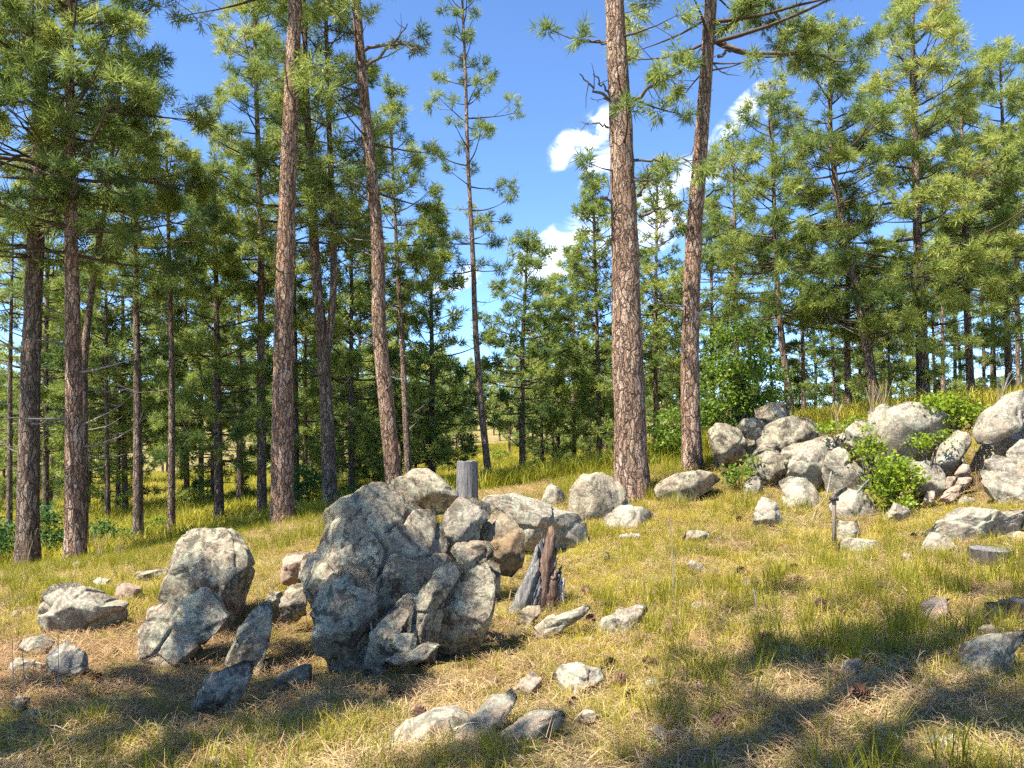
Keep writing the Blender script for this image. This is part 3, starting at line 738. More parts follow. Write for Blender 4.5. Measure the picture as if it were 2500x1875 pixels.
# ------------------------------------------------------------------ pines
def smooth_path(pts, n):
    pts = np.asarray(pts, float)
    t = np.r_[0, np.cumsum(np.linalg.norm(np.diff(pts, axis=0), axis=1))]
    t /= t[-1]
    tt = np.linspace(0, 1, n)
    out = np.c_[[np.interp(tt, t, pts[:, k]) for k in range(3)]].T
    w_ = max(3, n // 10) | 1
    ker = np.ones(w_) / w_
    pad = np.concatenate([np.repeat(out[:1], w_ // 2, 0) * 1.0, out, np.repeat(out[-1:], w_ // 2, 0)])
    sm = np.c_[[np.convolve(pad[:, k], ker, 'valid') for k in range(3)]].T
    sm[0] = out[0]
    sm[-1] = out[-1]
    return sm


def trunk_mesh(path, r0, r1, seed, hero=0):
    """tapered trunk with root flare and furrowed bark relief"""
    sides = {0: 9, 1: 20, 2: 72}[hero]
    n = {0: 16, 1: 50, 2: 260}[hero]
    pp = smooth_path(path, n)
    t = np.linspace(0, 1, n)
    rad = r0 + (r1 - r0) * t ** .9
    zrel = pp[:, 2] - pp[0, 2]
    rad = rad * (1 + .28 * np.exp(-zrel / .22))
    pp[0, 2] -= .25
    V, F = tubes([pp], [rad], sides)
    if hero:
        c = np.repeat(pp, sides, 0)
        nr = V - c
        rr = np.linalg.norm(nr, axis=1, keepdims=True)
        nr /= rr + 1e-9
        q = V * np.array([11, 11, 2.6]) + seed * 5.1
        dsp = fbm(q, 3, seed, .6, True) * .075 * rr[:, 0] + fbm(V * np.array([3, 3, .9]) + seed, 2, seed + 3) * .07 * rr[:, 0]
        if hero == 2:
            dsp += fbm(V * np.array([30, 30, 11]) + seed, 2, seed + 9) * .03 * rr[:, 0]
        V = V + nr * dsp[:, None]
    return mesh('trunk', V, F, smooth=(hero < 2), mats=[M_BARK]), pp, rad


def norm(v):
    return v / (np.linalg.norm(v, axis=-1, keepdims=True) + 1e-9)


def needles(pos, dirs, rs, per, length, width, base_tint):
    """tufts of long needles round twig ends"""
    m = len(pos)
    if m == 0:
        return np.zeros((0, 3)), np.zeros((0, 3), int), np.zeros(0)
    p = np.repeat(pos, per, 0)
    d = np.repeat(dirs, per, 0)
    k = len(p)
    rv = norm(rs.normal(size=(k, 3)))
    side = norm(np.cross(d, rv))
    ang = np.radians(rs.uniform(12, 78, k))
    nd = norm(d * np.cos(ang)[:, None] + side * np.sin(ang)[:, None] + np.array([0, 0, -.10]))
    L = length * rs.uniform(.65, 1.15, k)
    start = p - d * (rs.uniform(-.02, .13, k) * length / .17)[:, None]
    wv = norm(np.cross(nd, norm(rs.normal(size=(k, 3))))) * (width * .5)
    L = L * np.repeat(rs.uniform(.72, 1.2, m), per)
    a = start + nd * (L * .22)[:, None]
    tip = start + nd * L[:, None] + np.array([0, 0, -.012])
    V = np.stack([a - wv, a + wv, tip], 1).reshape(-1, 3)
    F = np.arange(k * 3).reshape(-1, 3)
    tint = np.repeat(np.repeat(base_tint, per) + rs.uniform(-.14, .14, k), 3)
    return V, F, np.clip(tint, 0, 1)


def grow_pine(path, rad, cb, Rm, rs, dens=1.0, lod=1, dead=8, top_shape=.75, twig_side=4, droop=0.0, az_bias=None):
    """path, rad: trunk line in local metres; cb: height where the crown starts; returns branches (V,F), needles (V,F,tint), dead limbs [(V,F)]"""
    z = path[:, 2]
    top = z[-1]
    cl_ = max(top - cb, .5)
    bp, br, tp, td, tt = [], [], [], [], []
    step = {0: .50, 1: .40, 2: .36}[lod] / max(dens, .3) ** .5
    zc = cb
    per, nl, nw = {0: (11, .36, .075), 1: (19, .23, .032), 2: (28, .20, .0175)}[lod]
    tstep = {0: .32, 1: .22, 2: .19}[lod]

    def at(h):
        return np.array([np.interp(h, z, path[:, k]) for k in range(3)]), np.interp(h, z, rad)

    while zc < top - .1:
        t = (zc - cb) / cl_
        prof = (1 - t) ** top_shape * min(1.0, .55 + t * 2.2) + .07
        nb = rs.choice([3, 3, 4, 4] if dens < 1.2 else [4, 4, 4, 5])
        a0 = rs.uniform(0, 6.28)
        for b in range(nb):
            if rs.rand() > min(1, dens + .15):
                continue
            az = a0 + b * 6.283 / nb + rs.uniform(-.5, .5)
            L = Rm * prof * rs.choice([.45, .7, .9, 1.0, 1.2]) * rs.uniform(.85, 1.15)
            if az_bias is not None:
                L *= 1 + az_bias[1] * math.cos(az - az_bias[0])
            L = max(L, .25)
            e0 = R(-8 + 55 * t ** 1.3 - droop + rs.uniform(-12, 12))
            curl = R(rs.uniform(8, 38))
            o, tr = at(zc + rs.uniform(-.12, .12))
            k = 6
            pts = [o]
            azz = az
            for i in range(k):
                e = e0 + curl * (i / k)
                azz += rs.uniform(-.14, .14)
                pts.append(pts[-1] + np.array([math.cos(azz) * math.cos(e), math.sin(azz) * math.cos(e), math.sin(e)]) * L / k)
            pts = np.array(pts)
            r0 = min(.012 + .011 * L, tr * .7)
            bp.append(pts)
            br.append(np.linspace(r0, .005, k + 1))
            bt = np.clip(.50 + .15 * (t - .4) + rs.uniform(-.24, .24), 0, 1)
            # clumps of tufts at the end and on side twigs of the outer half
            ncl = max(1, int(round(L * rs.uniform(1.9, 3.2) * min(1.3, .4 + .6 * dens))))
            for c_ in range(ncl):
                g = 1.0 if c_ == 0 else rs.uniform(.30, .92)
                f = g * k
                i = min(int(f), k - 1)
                q = pts[i] + (pts[i + 1] - pts[i]) * (f - i)
                dr = norm(pts[i + 1] - pts[i])
                if c_ == 0:
                    cen = q
                    dd = dr
                else:
                    sidev = norm(np.cross(dr, np.array([0, 0, 1.0]))) * rs.choice([-1, 1])
                    yw = R(rs.uniform(30, 75))
                    dd = norm(dr * math.cos(yw) + sidev * math.sin(yw) + np.array([0, 0, rs.uniform(.05, .5)]))
                    sl = (min(L * (1 - g), .8) * .6 + .28) * rs.uniform(.7, 1.2)
                    cen = q + dd * sl
                    bp.append(np.array([q, q + dd * sl * .6 - np.array([0, 0, .03]), cen]) if lod == 2 else np.array([q, cen]))
                    br.append(np.array([.008, .006, .005]) if lod == 2 else np.array([.010, .006]))
                cr_ = rs.uniform(.17, .30) * (1.0 if lod else 1.2)
                nt_ = {0: 4, 1: 6, 2: 8}[lod]
                ctint = bt + rs.uniform(-.1, .1)
                for j in range(nt_):
                    v = rs.normal(size=3)
                    v = norm(v + dd * .5 + np.array([0, 0, .35]))
                    tip = cen + v * cr_ * np.array([1.1, 1.1, .75]) * rs.uniform(.45, 1.0)
                    tp.append(tip)
                    td.append(norm(v + np.array([0, 0, .35])))
                    tt.append(ctint + rs.uniform(-.07, .07))
                    if lod == 2 and j < 2:
                        bp.append(np.array([cen - dd * .05, tip]))
                        br.append(np.array([.005, .004]))
        zc += step * rs.uniform(.7, 1.3)
    tp.append(path[-1])
    td.append(np.array([0, 0, 1.0]))
    tt.append(.6)
    limbs = []
    for i in range(int(dead * 1.5)):
        h = rs.uniform(min(max(.35 * cb, 1.2), 4.0), min(cb + .25 * cl_, 8.5) if cb < 8 else 7.5)
        o, tr = at(h)
        az = rs.uniform(0, 6.28)
        L = rs.uniform(.25, 1.0) * min(1.5, Rm * .7) if i % 3 else rs.uniform(.06, .16)
        e = R(rs.uniform(-25, 25))
        k = 6
        pts = [o + np.array([math.cos(az), math.sin(az), 0]) * tr * .6]
        for j in range(k):
            e += R(rs.uniform(-4, 16))
            az += rs.uniform(-.22, .22)
            pts.append(pts[-1] + np.array([math.cos(az) * math.cos(e), math.sin(az) * math.cos(e), math.sin(e)]) * L / k)
        pts = np.array(pts)
        ps, rr = [pts], [np.linspace(.009 + .009 * L, .0035, k + 1)]
        for j in range(rs.randint(0, 4)):
            i0 = rs.randint(2, k)
            dd = norm(norm(pts[i0 + 1] - pts[i0]) + rs.normal(size=3) * .7)
            ln = rs.uniform(.12, .4) * L
            ps.append(np.array([pts[i0], pts[i0] + dd * ln * .5, pts[i0] + norm(dd + np.array([0, 0, .4])) * ln]))
            rr.append(np.array([.006, .0045, .003]))
        limbs.append(tubes(ps, rr, 5))
    B1 = tubes([p for p in bp if len(p) > 3], [r for r in br if len(r) > 3], 3 if lod == 0 else 4)
    B2 = tubes([p for p in bp if len(p) <= 3], [r for r in br if len(r) <= 3], 3)
    B = (np.concatenate([B1[0], B2[0]]), np.concatenate([B1[1], B2[1] + len(B1[0])]))
    tp, td, tt = np.array(tp), np.array(td), np.array(tt)
    Nd = needles(tp, td, rs, per, nl, nw, tt)
    return B, Nd, limbs


def pine_parts(root, path_l, r0, r1, seed, cb, Rm, dens, lod, dead, hero, red, **kw):
    """trunk, branches, crown (and each bare limb) under root; path in local coordinates"""
    rs = np.random.RandomState(seed)
    tm, pp, rad = trunk_mesh(path_l, r0, r1, seed, hero)
    to = link('trunk', tm, root)
    to.color = (red, 0, 0, 1)
    B, Nd, limbs = grow_pine(pp, rad, cb, Rm, rs, dens, lod, dead, **kw)
    bo = link('branches', mesh('branches', B[0], B[1], smooth=True, mats=[M_TWIG]), root)
    bo['kind'] = 'stuff'
    bo.color = (0, 0, 0, 1)
    co = link('crown', mesh('crown', Nd[0], Nd[1], {'tint': Nd[2]}, mats=[M_NEEDLE]), root)
    co['kind'] = 'stuff'
    for (v, f) in limbs:
        lo = link('bare_branch', mesh('bare_branch', v, f, smooth=True, mats=[M_TWIG]), root)
        lo.color = (0, rs.uniform(.0, .9), 0, 1)


def px_path(pts, d, extra_top=None, bow=0.0):
    q = list(pts) + ([extra_top] if extra_top else [])
    return np.array([P(a, b, d + bow * i) for i, (a, b) in enumerate(q)])


def pine(label, pts, top, d, w0, w1, cb_py, R_px, dens=1.0, lod=2, dead=6, hero=1, red=.5, seed=None, group=None, name='pine_tree', **kw):
    path = px_path(pts, d, top)
    bx, by = path[0, 0], path[0, 1]
    path[0, 2] = H(bx, by)[0]
    base = path[0].copy()
    root = link(name, None, loc=base)
    tag(root, label, 'pine tree', group)
    cb = P(pts[0][0], cb_py, d)[2] - base[2]
    s = d / FX / 2
    if d >= 19.5:
        lod = 1
    pine_parts(root, path - base, w0 * s, w1 * s, seed if seed is not None else int(pts[0][0]) % 997 + 3, cb, R_px / FX * d, dens, lod, dead, hero, red, **kw)
    return root


PINES = [
    ('dark grey-barked pine, leftmost tall trunk at the edge', [(66, 1395), (75, 900), (95, 400), (105, 0)], (110, -800), 12.5, 50, 14, 640, 330, dict(dead=16, hero=2, red=.12, dens=1.0)),
    ('orange-barked pine, second tall trunk from the left edge', [(184, 1378), (180, 900), (172, 500), (170, 250)], (165, -350), 12.0, 45, 12, 620, 370, dict(dead=12, hero=2, red=.85, dens=1.05)),
    ('leaning dark stem behind the orange-barked pine', [(205, 1310), (205, 860), (235, 625), (262, 480)], (300, 150), 14.5, 24, 6, 560, 190, dict(dead=6, red=.3)),
    ('slim dark pine, third trunk from the left', [(337, 1345), (335, 900), (330, 600)], (322, 290), 16.5, 24, 6, 760, 180, dict(dead=10, red=.2)),
    ('slim speckled-bark pine left of the upright blocky boulder', [(418, 1335), (420, 900), (412, 600)], (405, 320), 16.5, 19, 5, 680, 150, dict(dead=12, red=.3, dens=.8)),
    ('dark bushy pine rising straight behind the blocky boulder', [(535, 1300), (530, 900), (528, 700)], (522, 430), 18, 24, 6, 1130, 160, dict(dead=4, red=.1, dens=1.1)),
    ('slim straight pine just left of the big red-brown trunk', [(640, 1285), (637, 900), (637, 600)], (615, -150), 18, 23, 6, 700, 190, dict(dead=8, red=.35, dens=1.1)),
    ('big red-brown pine with a bare trunk, left of centre', [(690, 1285), (690, 900), (697, 625), (708, 300), (722, 0)], (745, -1000), 12.5, 53, 16, -60, 420, dict(dead=7, hero=2, red=.9, dens=.9)),
    ('curving reddish pine with a scorched foot behind the blue-grey rock', [(968, 1180), (945, 1000), (923, 800), (925, 625), (905, 400), (890, 260), (869, 0)], (850, -500), 13, 40, 14, 470, 210, dict(dead=20, hero=2, red=.7, dens=.45)),
    ('slender pine close behind the curving reddish one', [(1000, 1165), (985, 900), (970, 640), (958, 400)], (954, 215), 18, 18, 4, 760, 125, dict(dead=10, red=.45, dens=1.0)),
    ('tall slender thin-crowned pine standing alone against the blue sky', [(1196, 1217), (1175, 1000), (1160, 800), (1155, 625), (1142, 400), (1137, 200)], (1125, -90), 19, 18, 5, 650, 105, dict(dead=12, red=.4, dens=.55, top_shape=.35)),
    ('thickest pine trunk, deeply furrowed, right of centre', [(1542, 1205), (1533, 900), (1527, 625), (1515, 300), (1500, 0)], (1480, -900), 11, 82, 22, 420, 190, dict(dead=9, hero=2, red=.62, dens=.30)),
    ('tall pinkish pine trunk right of the thickest one', [(1690, 1145), (1683, 900), (1690, 640), (1715, 300), (1736, 0)], (1765, -700), 12.5, 47, 18, 170, 360, dict(dead=9, hero=2, red=.8, dens=.5, az_bias=(0.0, .45))),
    ('broad dense pine with dark trunk crowning the right ridge', [(2255, 1000), (2250, 800), (2240, 550), (2232, 300)], (2225, -70), 16.5, 30, 7, 840, 260, dict(dead=8, red=.1, dens=1.1)),
    ('leaning dense pine on the ridge left of the broad one', [(2140, 990), (2110, 800), (2075, 640), (2045, 500), (2025, 300)], (2030, 60), 16.5, 26, 6, 790, 250, dict(dead=10, red=.2, dens=1.0)),
    ('short straight pine stem before the leaning ridge pine', [(2072, 1015), (2068, 850)], (2072, 500), 18, 18, 5, 850, 130, dict(dead=8, red=.7, dens=.9)),
    ('dark-stemmed pine rising behind the shaded boulder group', [(1935, 1015), (1905, 800), (1895, 650)], (1880, 200), 18, 20, 5, 790, 210, dict(dead=6, red=.1, dens=1.15)),
    ('thin pine right of the dark-stemmed one on the ridge', [(1963, 1020), (1960, 850)], (1950, 560), 24, 13, 4, 800, 130, dict(dead=8, red=.4)),
    ('sunlit pine stem near the right edge behind the yellow shrub', [(2372, 985), (2358, 700)], (2345, 200), 19, 19, 5, 690, 180, dict(dead=8, red=.7, dens=1.0)),
    ('bare straight pine stem beside the right edge above the overhanging slab', [(2465, 965), (2452, 625), (2448, 300)], (2440, 120), 19, 17, 5, 620, 190, dict(dead=5, red=.3, dens=1.0)),
    ('very thin pine stem at the extreme right edge', [(2487, 960), (2480, 700)], (2475, 330), 23, 11, 3, 600, 130, dict(dead=4, red=.3)),
    ('left of a pair of pole-thin pines near the right edge', [(2403, 985), (2400, 800)], (2397, 480), 27, 9, 3, 690, 95, dict(dead=6, red=.2, lod=1)),
    ('right of a pair of pole-thin pines near the right edge', [(2420, 985), (2422, 800)], (2425, 440), 27, 9, 3, 680, 95, dict(dead=6, red=.2, lod=1)),
    ('pine whose crown enters at the upper right edge', [(2570, 960), (2560, 600)], (2530, 150), 16.5, 24, 6, 850, 190, dict(dead=4, red=.3, dens=1.1)),
    ('young bushy pine centre, right of the slender lone pine', [(1275, 1215), (1275, 850)], (1290, 560), 24, 18, 4, 1030, 135, dict(dead=8, red=.6, dens=1.2)),
    ('pointed conical pine left of the thickest trunk', [(1465, 1160), (1460, 900)], (1447, 425), 25, 16, 4, 1050, 135, dict(dead=6, red=.3, dens=1.25)),
    ('pine seen between the two tall trunks right of centre', [(1602, 1180), (1600, 800)], (1605, 400), 25, 14, 4, 930, 125, dict(dead=6, red=.3, dens=1.1)),
    ('pine half hidden behind the thickest trunk', [(1568, 1185), (1560, 900)], (1552, 600), 29, 12, 4, 960, 110, dict(dead=4, red=.3, lod=1)),
    ('dense round-topped pine left of the slender lone pine', [(1055, 1205), (1055, 900)], (1050, 500), 21.5, 18, 4, 1130, 145, dict(dead=6, red=.1, dens=1.3)),
    ('small dark pine behind the pointed pale rock', [(1325, 1210), (1322, 1050)], (1320, 880), 27, 12, 3, 1150, 75, dict(dead=3, red=.05, lod=1, dens=1.2)),
    ('slim pine in the dark clump right of the young bushy one', [(1365, 1205), (1358, 900)], (1352, 680), 29, 13, 4, 1010, 110, dict(dead=4, red=.1, lod=1, dens=1.2)),
    ('slim pine at the right end of the dark clump', [(1402, 1205), (1400, 900)], (1400, 620), 28, 12, 4, 1050, 110, dict(dead=5, red=.3, lod=1, dens=1.1)),
    ('full pine behind the green leafy tree', [(1800, 1040), (1795, 700)], (1790, 340), 23, 18, 4, 820, 175, dict(dead=5, red=.2, dens=.9)),
    ('slim pine left behind the green leafy tree', [(1742, 1100), (1738, 800)], (1735, 480), 27, 13, 4, 850, 120, dict(dead=5, red=.2, lod=1, dens=1.1)),
    ('thin bare-stemmed pine behind the yellow shrub, left one', [(2303, 985), (2300, 800)], (2298, 520), 26, 11, 3, 730, 110, dict(dead=8, red=.5, lod=1)),
    ('thin bare-stemmed pine behind the yellow shrub, right one', [(2332, 985), (2330, 800)], (2325, 560), 28, 10, 3, 740, 100, dict(dead=8, red=.2, lod=1)),
    ('little bushy pine on the ridge beside the broad dense one', [(2172, 985), (2170, 850)], (2165, 700), 16.5, 9, 3, 930, 85, dict(dead=0, red=.2, dens=1.2)),
    ('thin grey pine at the left edge, full of bare twigs', [(22, 1330), (25, 900)], (32, 520), 19, 15, 4, 760, 150, dict(dead=18, red=.1)),
    ('slender pine stem between the orange-barked pine and the third trunk', [(262, 1330), (260, 950)], (258, 560), 21, 13, 4, 1000, 150, dict(dead=14, red=.1, dens=.9)),
    ('sunlit young pine behind the slim speckled-bark one', [(455, 1290), (455, 1000)], (452, 600), 24, 15, 4, 1080, 150, dict(dead=6, red=.3, dens=1.1)),
    ('bushy pine filling the gap left of the slim straight pine', [(585, 1285), (585, 900)], (582, 360), 23, 16, 4, 1000, 150, dict(dead=5, red=.2, dens=1.1)),
    ('bushy young pine behind the forked trunk', [(745, 1255), (745, 1000)], (745, 720), 22, 14, 4, 1150, 130, dict(dead=4, red=.2, dens=1.1)),
    ('dark-stemmed pine between the forked trunk and the curving one', [(858, 1235), (857, 950)], (860, 420), 20, 16, 4, 1130, 150, dict(dead=6, red=.1, dens=1.15)),
    ('leafy pine far left behind the grey trunk', [(110, 1330), (112, 900)], (120, 330), 22, 15, 4, 1100, 190, dict(dead=8, red=.1, dens=1.0)),
    ('pine behind the third trunk with a pale sunlit crown', [(305, 1310), (300, 900)], (300, 420), 24, 14, 4, 1080, 165, dict(dead=6, red=.2, dens=1.05)),
    ('pine left of the bushy dark one behind the blocky boulder', [(490, 1290), (490, 900)], (492, 470), 27, 14, 4, 1050, 140, dict(dead=6, red=.2, lod=1, dens=1.1)),
    ('pine right behind the big red-brown trunk', [(722, 1270), (720, 900)], (712, 180), 20, 18, 4, 900, 160, dict(dead=6, red=.2, dens=1.05)),
    ('pine behind the curving one reaching just above the far woods', [(915, 1220), (915, 950)], (905, 560), 26, 14, 4, 1130, 130, dict(dead=4, red=.2, lod=1, dens=1.1)),
]
PINE_OBJ = []
for i, (lab, pts, top, d, w0, w1, cb, rp, kw) in enumerate(PINES):
    PINE_OBJ.append(pine(lab, pts, top, d, w0, w1, cb, rp, seed=101 + i * 13, **kw))


def limb(root, d, pts, r_px, seed, clumps=0, twigs=4, dy=-.12, grey=.25):
    # a limb one can pick out in the photograph, with its twigs and, if green, its needle clumps
    rs = np.random.RandomState(seed)
    loc = np.array(root.location)
    q = np.array([P(a, b, d + dy * i) for i, (a, b) in enumerate(pts)]) - loc
    q = smooth_path(q, 12)
    q[1:-1] += rs.normal(size=(10, 3)) * .018
    r0 = r_px / 2 / FX * d
    ps, rr = [q], [np.linspace(r0, max(r0 * .3, .004), 12)]
    tp, td, tt = [], [], []
    for j in range(twigs):
        i0 = rs.randint(4, 11)
        dd = norm(norm(q[i0 + 1] - q[i0]) * .6 + rs.normal(size=3) * .6 + np.array([0, 0, .1]))
        ln = rs.uniform(.15, .5)
        ps.append(np.array([q[i0], q[i0] + dd * ln * .5, q[i0] + norm(dd + rs.normal(size=3) * .3) * ln]))
        rr.append(np.array([.008, .006, .0035]))
    for j in range(clumps):
        i0 = rs.randint(5, 12)
        dd = norm(rs.normal(size=3) + np.array([0, 0, .2]))
        cen = q[i0] + dd * rs.uniform(.1, .45)
        ps.append(np.array([q[i0], (q[i0] + cen) / 2, cen]))
        rr.append(np.array([.008, .006, .005]))
        for m_ in range(8):
            v = norm(rs.normal(size=3) + dd * .4)
            tp.append(cen + v * .2 * rs.uniform(.4, 1))
            td.append(v)
            tt.append(rs.uniform(.2, .6))
    V, F = tubes(ps, rr, 6)
    lo = link('limb', mesh('limb', V, F, smooth=True, mats=[M_TWIG]), root)
    lo.color = (0, grey, 0, 1)
    if clumps:
        nd_ = needles(np.array(tp), np.array(td), rs, 28, .20, .0175, np.array(tt))
        fo = link('needle_clumps', mesh('needle_clumps', nd_[0], nd_[1], {'tint': nd_[2]}, mats=[M_NEEDLE]), lo)
        fo['kind'] = 'stuff'


curve, thick, pinkp = PINE_OBJ[8], PINE_OBJ[11], PINE_OBJ[12]
for k_, (ro, d_, pts_, rp_, cl_n, tw) in enumerate([
        (curve, 13, [(892, 170), (930, 130), (965, 100), (995, 58)], 9, 0, 5), (curve, 13, [(885, 125), (940, 105), (985, 108), (1020, 118), (1030, 135)], 10, 2, 7), (curve, 13, [(905, 390), (870, 340), (836, 330)], 7, 0, 4),
        (curve, 13, [(870, 40), (850, 10), (835, -30)], 8, 0, 4), (curve, 13, [(915, 700), (890, 660), (855, 640)], 6, 0, 3), (curve, 13, [(930, 860), (905, 830), (870, 815)], 5, 0, 2),
        (thick, 11, [(1490, 245), (1450, 215), (1415, 180)], 9, 0, 2), (thick, 11, [(1488, 230), (1465, 200), (1448, 180)], 7, 0, 1), (thick, 11, [(1486, 312), (1455, 300), (1425, 300)], 6, 0, 2), (thick, 11, [(1488, 105), (1440, 95), (1400, 112)], 6, 1, 2),
        (thick, 11, [(1545, 392), (1610, 388), (1690, 392)], 8, 2, 6), (thick, 11, [(1555, 478), (1578, 450), (1583, 400)], 9, 0, 4), (thick, 11, [(1560, 530), (1620, 505), (1680, 490)], 9, 0, 4), (thick, 11, [(1540, 245), (1600, 205), (1665, 175)], 11, 5, 5),
        (thick, 11, [(1500, 495), (1480, 485), (1475, 478)], 9, 0, 1), (thick, 11, [(1500, 690), (1470, 665), (1450, 655)], 5, 0, 1),
        (pinkp, 12.5, [(1750, 82), (1800, 45), (1850, 8), (1880, -20)], 12, 8, 6), (pinkp, 12.5, [(1752, 102), (1790, 120), (1850, 132), (1930, 128), (2000, 132), (2070, 150)], 14, 9, 12), (pinkp, 12.5, [(1752, 138), (1785, 122), (1810, 122)], 9, 0, 2),
        (pinkp, 12.5, [(1880, 12), (1905, 45), (1930, 75), (1960, 90)], 10, 9, 4), (pinkp, 12.5, [(1715, 45), (1690, 45), (1660, 42)], 6, 0, 2), (pinkp, 12.5, [(1725, 480), (1775, 450), (1815, 425)], 5, 0, 3),
        (pinkp, 12.5, [(1705, 600), (1740, 580), (1775, 572)], 5, 0, 2), (pinkp, 12.5, [(1705, 760), (1720, 750), (1735, 745)], 8, 0, 0)]):
    limb(ro, d_, pts_, rp_, 700 + k_, cl_n, tw)

# the forked pine: one tree with two stems
fork = pine('dark pine whose trunk forks into two stems, right of the red-brown trunk', [(808, 1248), (800, 1050), (790, 870), (770, 650), (748, 250)], (735, -250), 15, 36, 7, 600, 170, dens=.9, dead=10, hero=2, red=.25, seed=4041)
fp = px_path([(792, 880), (806, 820), (815, 700), (815, 600), (800, 220)], 14.95, (790, -200)) - np.array(fork.location)
pine_parts(fork, fp, 20 * 15 / FX / 2, 6 * 15 / FX / 2, 4055, P(800, 600, 15)[2] - fork.location.z, 150 / FX * 15, .8, 2, 8, 1, .25)


def copy_tree(src, loc, rz, s, label, group):
    r = src.copy()
    COL.objects.link(r)
    r.location = loc
    r.rotation_euler = (0, 0, rz)
    r.scale = (s, s, s * 1.0)
    r['label'] = label
    r['group'] = group
    for ch in src.children:
        c = ch.copy()
        COL.objects.link(c)
        c.parent = r
        if ch.name.startswith('trunk'):
            c.color = (random.uniform(.05, .6), 0, 0, 1)
    return r


def generic_pine(seed, Ht, cbf, Rm, lod, dens=1.1, shape=.75):
    rs = np.random.RandomState(seed)
    path = np.array([[0, 0, 0], [rs.uniform(-.1, .1), rs.uniform(-.1, .1), Ht * .4], [rs.uniform(-.15, .15), rs.uniform(-.15, .15), Ht * .75], [rs.uniform(-.1, .1), 0, Ht]])
    root = link('pine_tree', None)
    tag(root, 'pine of the far woods', 'pine tree', 'far woods')
    pine_parts(root, path, Ht * .013, .03, seed, Ht * cbf, Rm, dens, lod, 0, 0, .3, top_shape=shape)
    return root


random.seed(7)
rsB = np.random.RandomState(99)
far_src = [generic_pine(500 + i, 10.0, c, r_, 0, 1.15, sh) for i, (c, r_, sh) in enumerate([(.22, 1.9, .7), (.30, 1.7, .8), (.15, 2.1, .9), (.38, 1.9, .6), (.20, 1.6, .85)])]
used = set()
far_groups = [('conifer in the distant woods beyond the meadow', 'distant woods beyond the meadow'),
              ('pine in the sunlit woods behind the left-hand trunks', 'sunlit woods behind the left trunks'),
              ('pine standing back on the ridge at right', 'pines standing back on the ridge')]
spots = []
# left-hand woods, middle distance to far
for i in range(28):
    px = rsB.uniform(-250, 1010)
    d = rsB.uniform(34, 95)
    spots.append((px, d, rsB.uniform(.75, 1.15), 1))
for i in range(60):
    px = rsB.uniform(-300, 1750)
    d = rsB.uniform(85, 190)
    spots.append((px, d, rsB.uniform(.8, 1.25), 0))
for i in range(9):
    px = rsB.choice([rsB.uniform(990, 1090), rsB.uniform(1330, 1660)])
    d = rsB.uniform(38, 80)
    spots.append((px, d, rsB.uniform(.6, .95), 0))
for px, d, s_ in [(1243, 58, .85), (1262, 70, 1.0), (1115, 62, .75), (1150, 78, .9), (1220, 88, .9), (1300, 66, .9)]:
    spots.append((px, d, s_, 0))
for i in range(20):
    px = rsB.uniform(1800, 2750)
    d = rsB.uniform(28, 60)
    spots.append((px, d, rsB.uniform(.35, .75), 2))
young_src = [generic_pine(620 + i, 7.0, c, r_, 1, 1.1, .8) for i, (c, r_) in enumerate([(.10, 1.55), (.14, 1.35), (.08, 1.75)])]
far_src += young_src
young = []
for i in range(15):
    px = rsB.uniform(-120, 1000)
    young.append((px, rsB.uniform(23, 42), rsB.uniform(.7, 1.25), 1))
for px, d, s_ in [(1095, 36, .8), (1350, 34, .7), (1395, 38, .9), (1440, 33, .65), (1500, 36, .9), (1610, 34, .9), (1660, 30, .8), (1700, 38, 1.0), (1760, 30, .8), (1015, 30, .8), (1070, 44, 1.0), (1335, 48, 1.1), (1480, 52, 1.3)]:
    young.append((px, d, s_, 0))
for px, d, s_ in [(1830, 24, .62), (1885, 26, .75), (1990, 25, .7), (2035, 22, .55), (2100, 26, .8), (2205, 24, .6), (2285, 27, .8), (2345, 30, .9), (2432, 28, .75), (2500, 26, .8), (1760, 26, .7)]:
    young.append((px, d, s_, 2))
nspots = len(spots)
spots += young
ANCH = [(-400, 'the left frame edge'), (66, 'the grey leftmost trunk'), (184, 'the orange-barked pine'), (337, 'the third trunk'), (418, 'the speckled-bark pine'), (530, 'the dark bushy pine'), (690, 'the big red-brown trunk'), (800, 'the forked trunk'), (950, 'the curving pine'),
        (1185, 'the slender lone pine'), (1365, 'the dark clump'), (1535, 'the thickest trunk'), (1686, 'the pinkish tall trunk'), (1910, 'the dark-stemmed ridge pine'), (2110, 'the leaning ridge pine'), (2252, 'the broad ridge pine'), (2365, 'the sunlit ridge stem'), (3000, 'the right frame edge')]
ORD = ['first', 'second', 'third', 'fourth', 'fifth', 'sixth', 'seventh', 'eighth', 'ninth', 'tenth', 'eleventh', 'twelfth', 'thirteenth', 'fourteenth', 'fifteenth', 'sixteenth', 'seventeenth', 'eighteenth', 'nineteenth', 'twentieth']
spot_label = {}
for a in range(len(ANCH) - 1):
    for band, word in ((0, 'nearer'), (1, 'far')):
        here = sorted(i_ for i_, q_ in enumerate(spots) if ANCH[a][0] <= q_[0] < ANCH[a + 1][0] and (q_[1] > 60) == bool(band))
        here.sort(key=lambda i_: spots[i_][0])
        for n_, i_ in enumerate(here):
            spot_label[i_] = ('%s %s background pine from left between %s and %s' % (ORD[min(n_, 19)], word, ANCH[a][1], ANCH[a + 1][1])).replace(' the ', ' ')
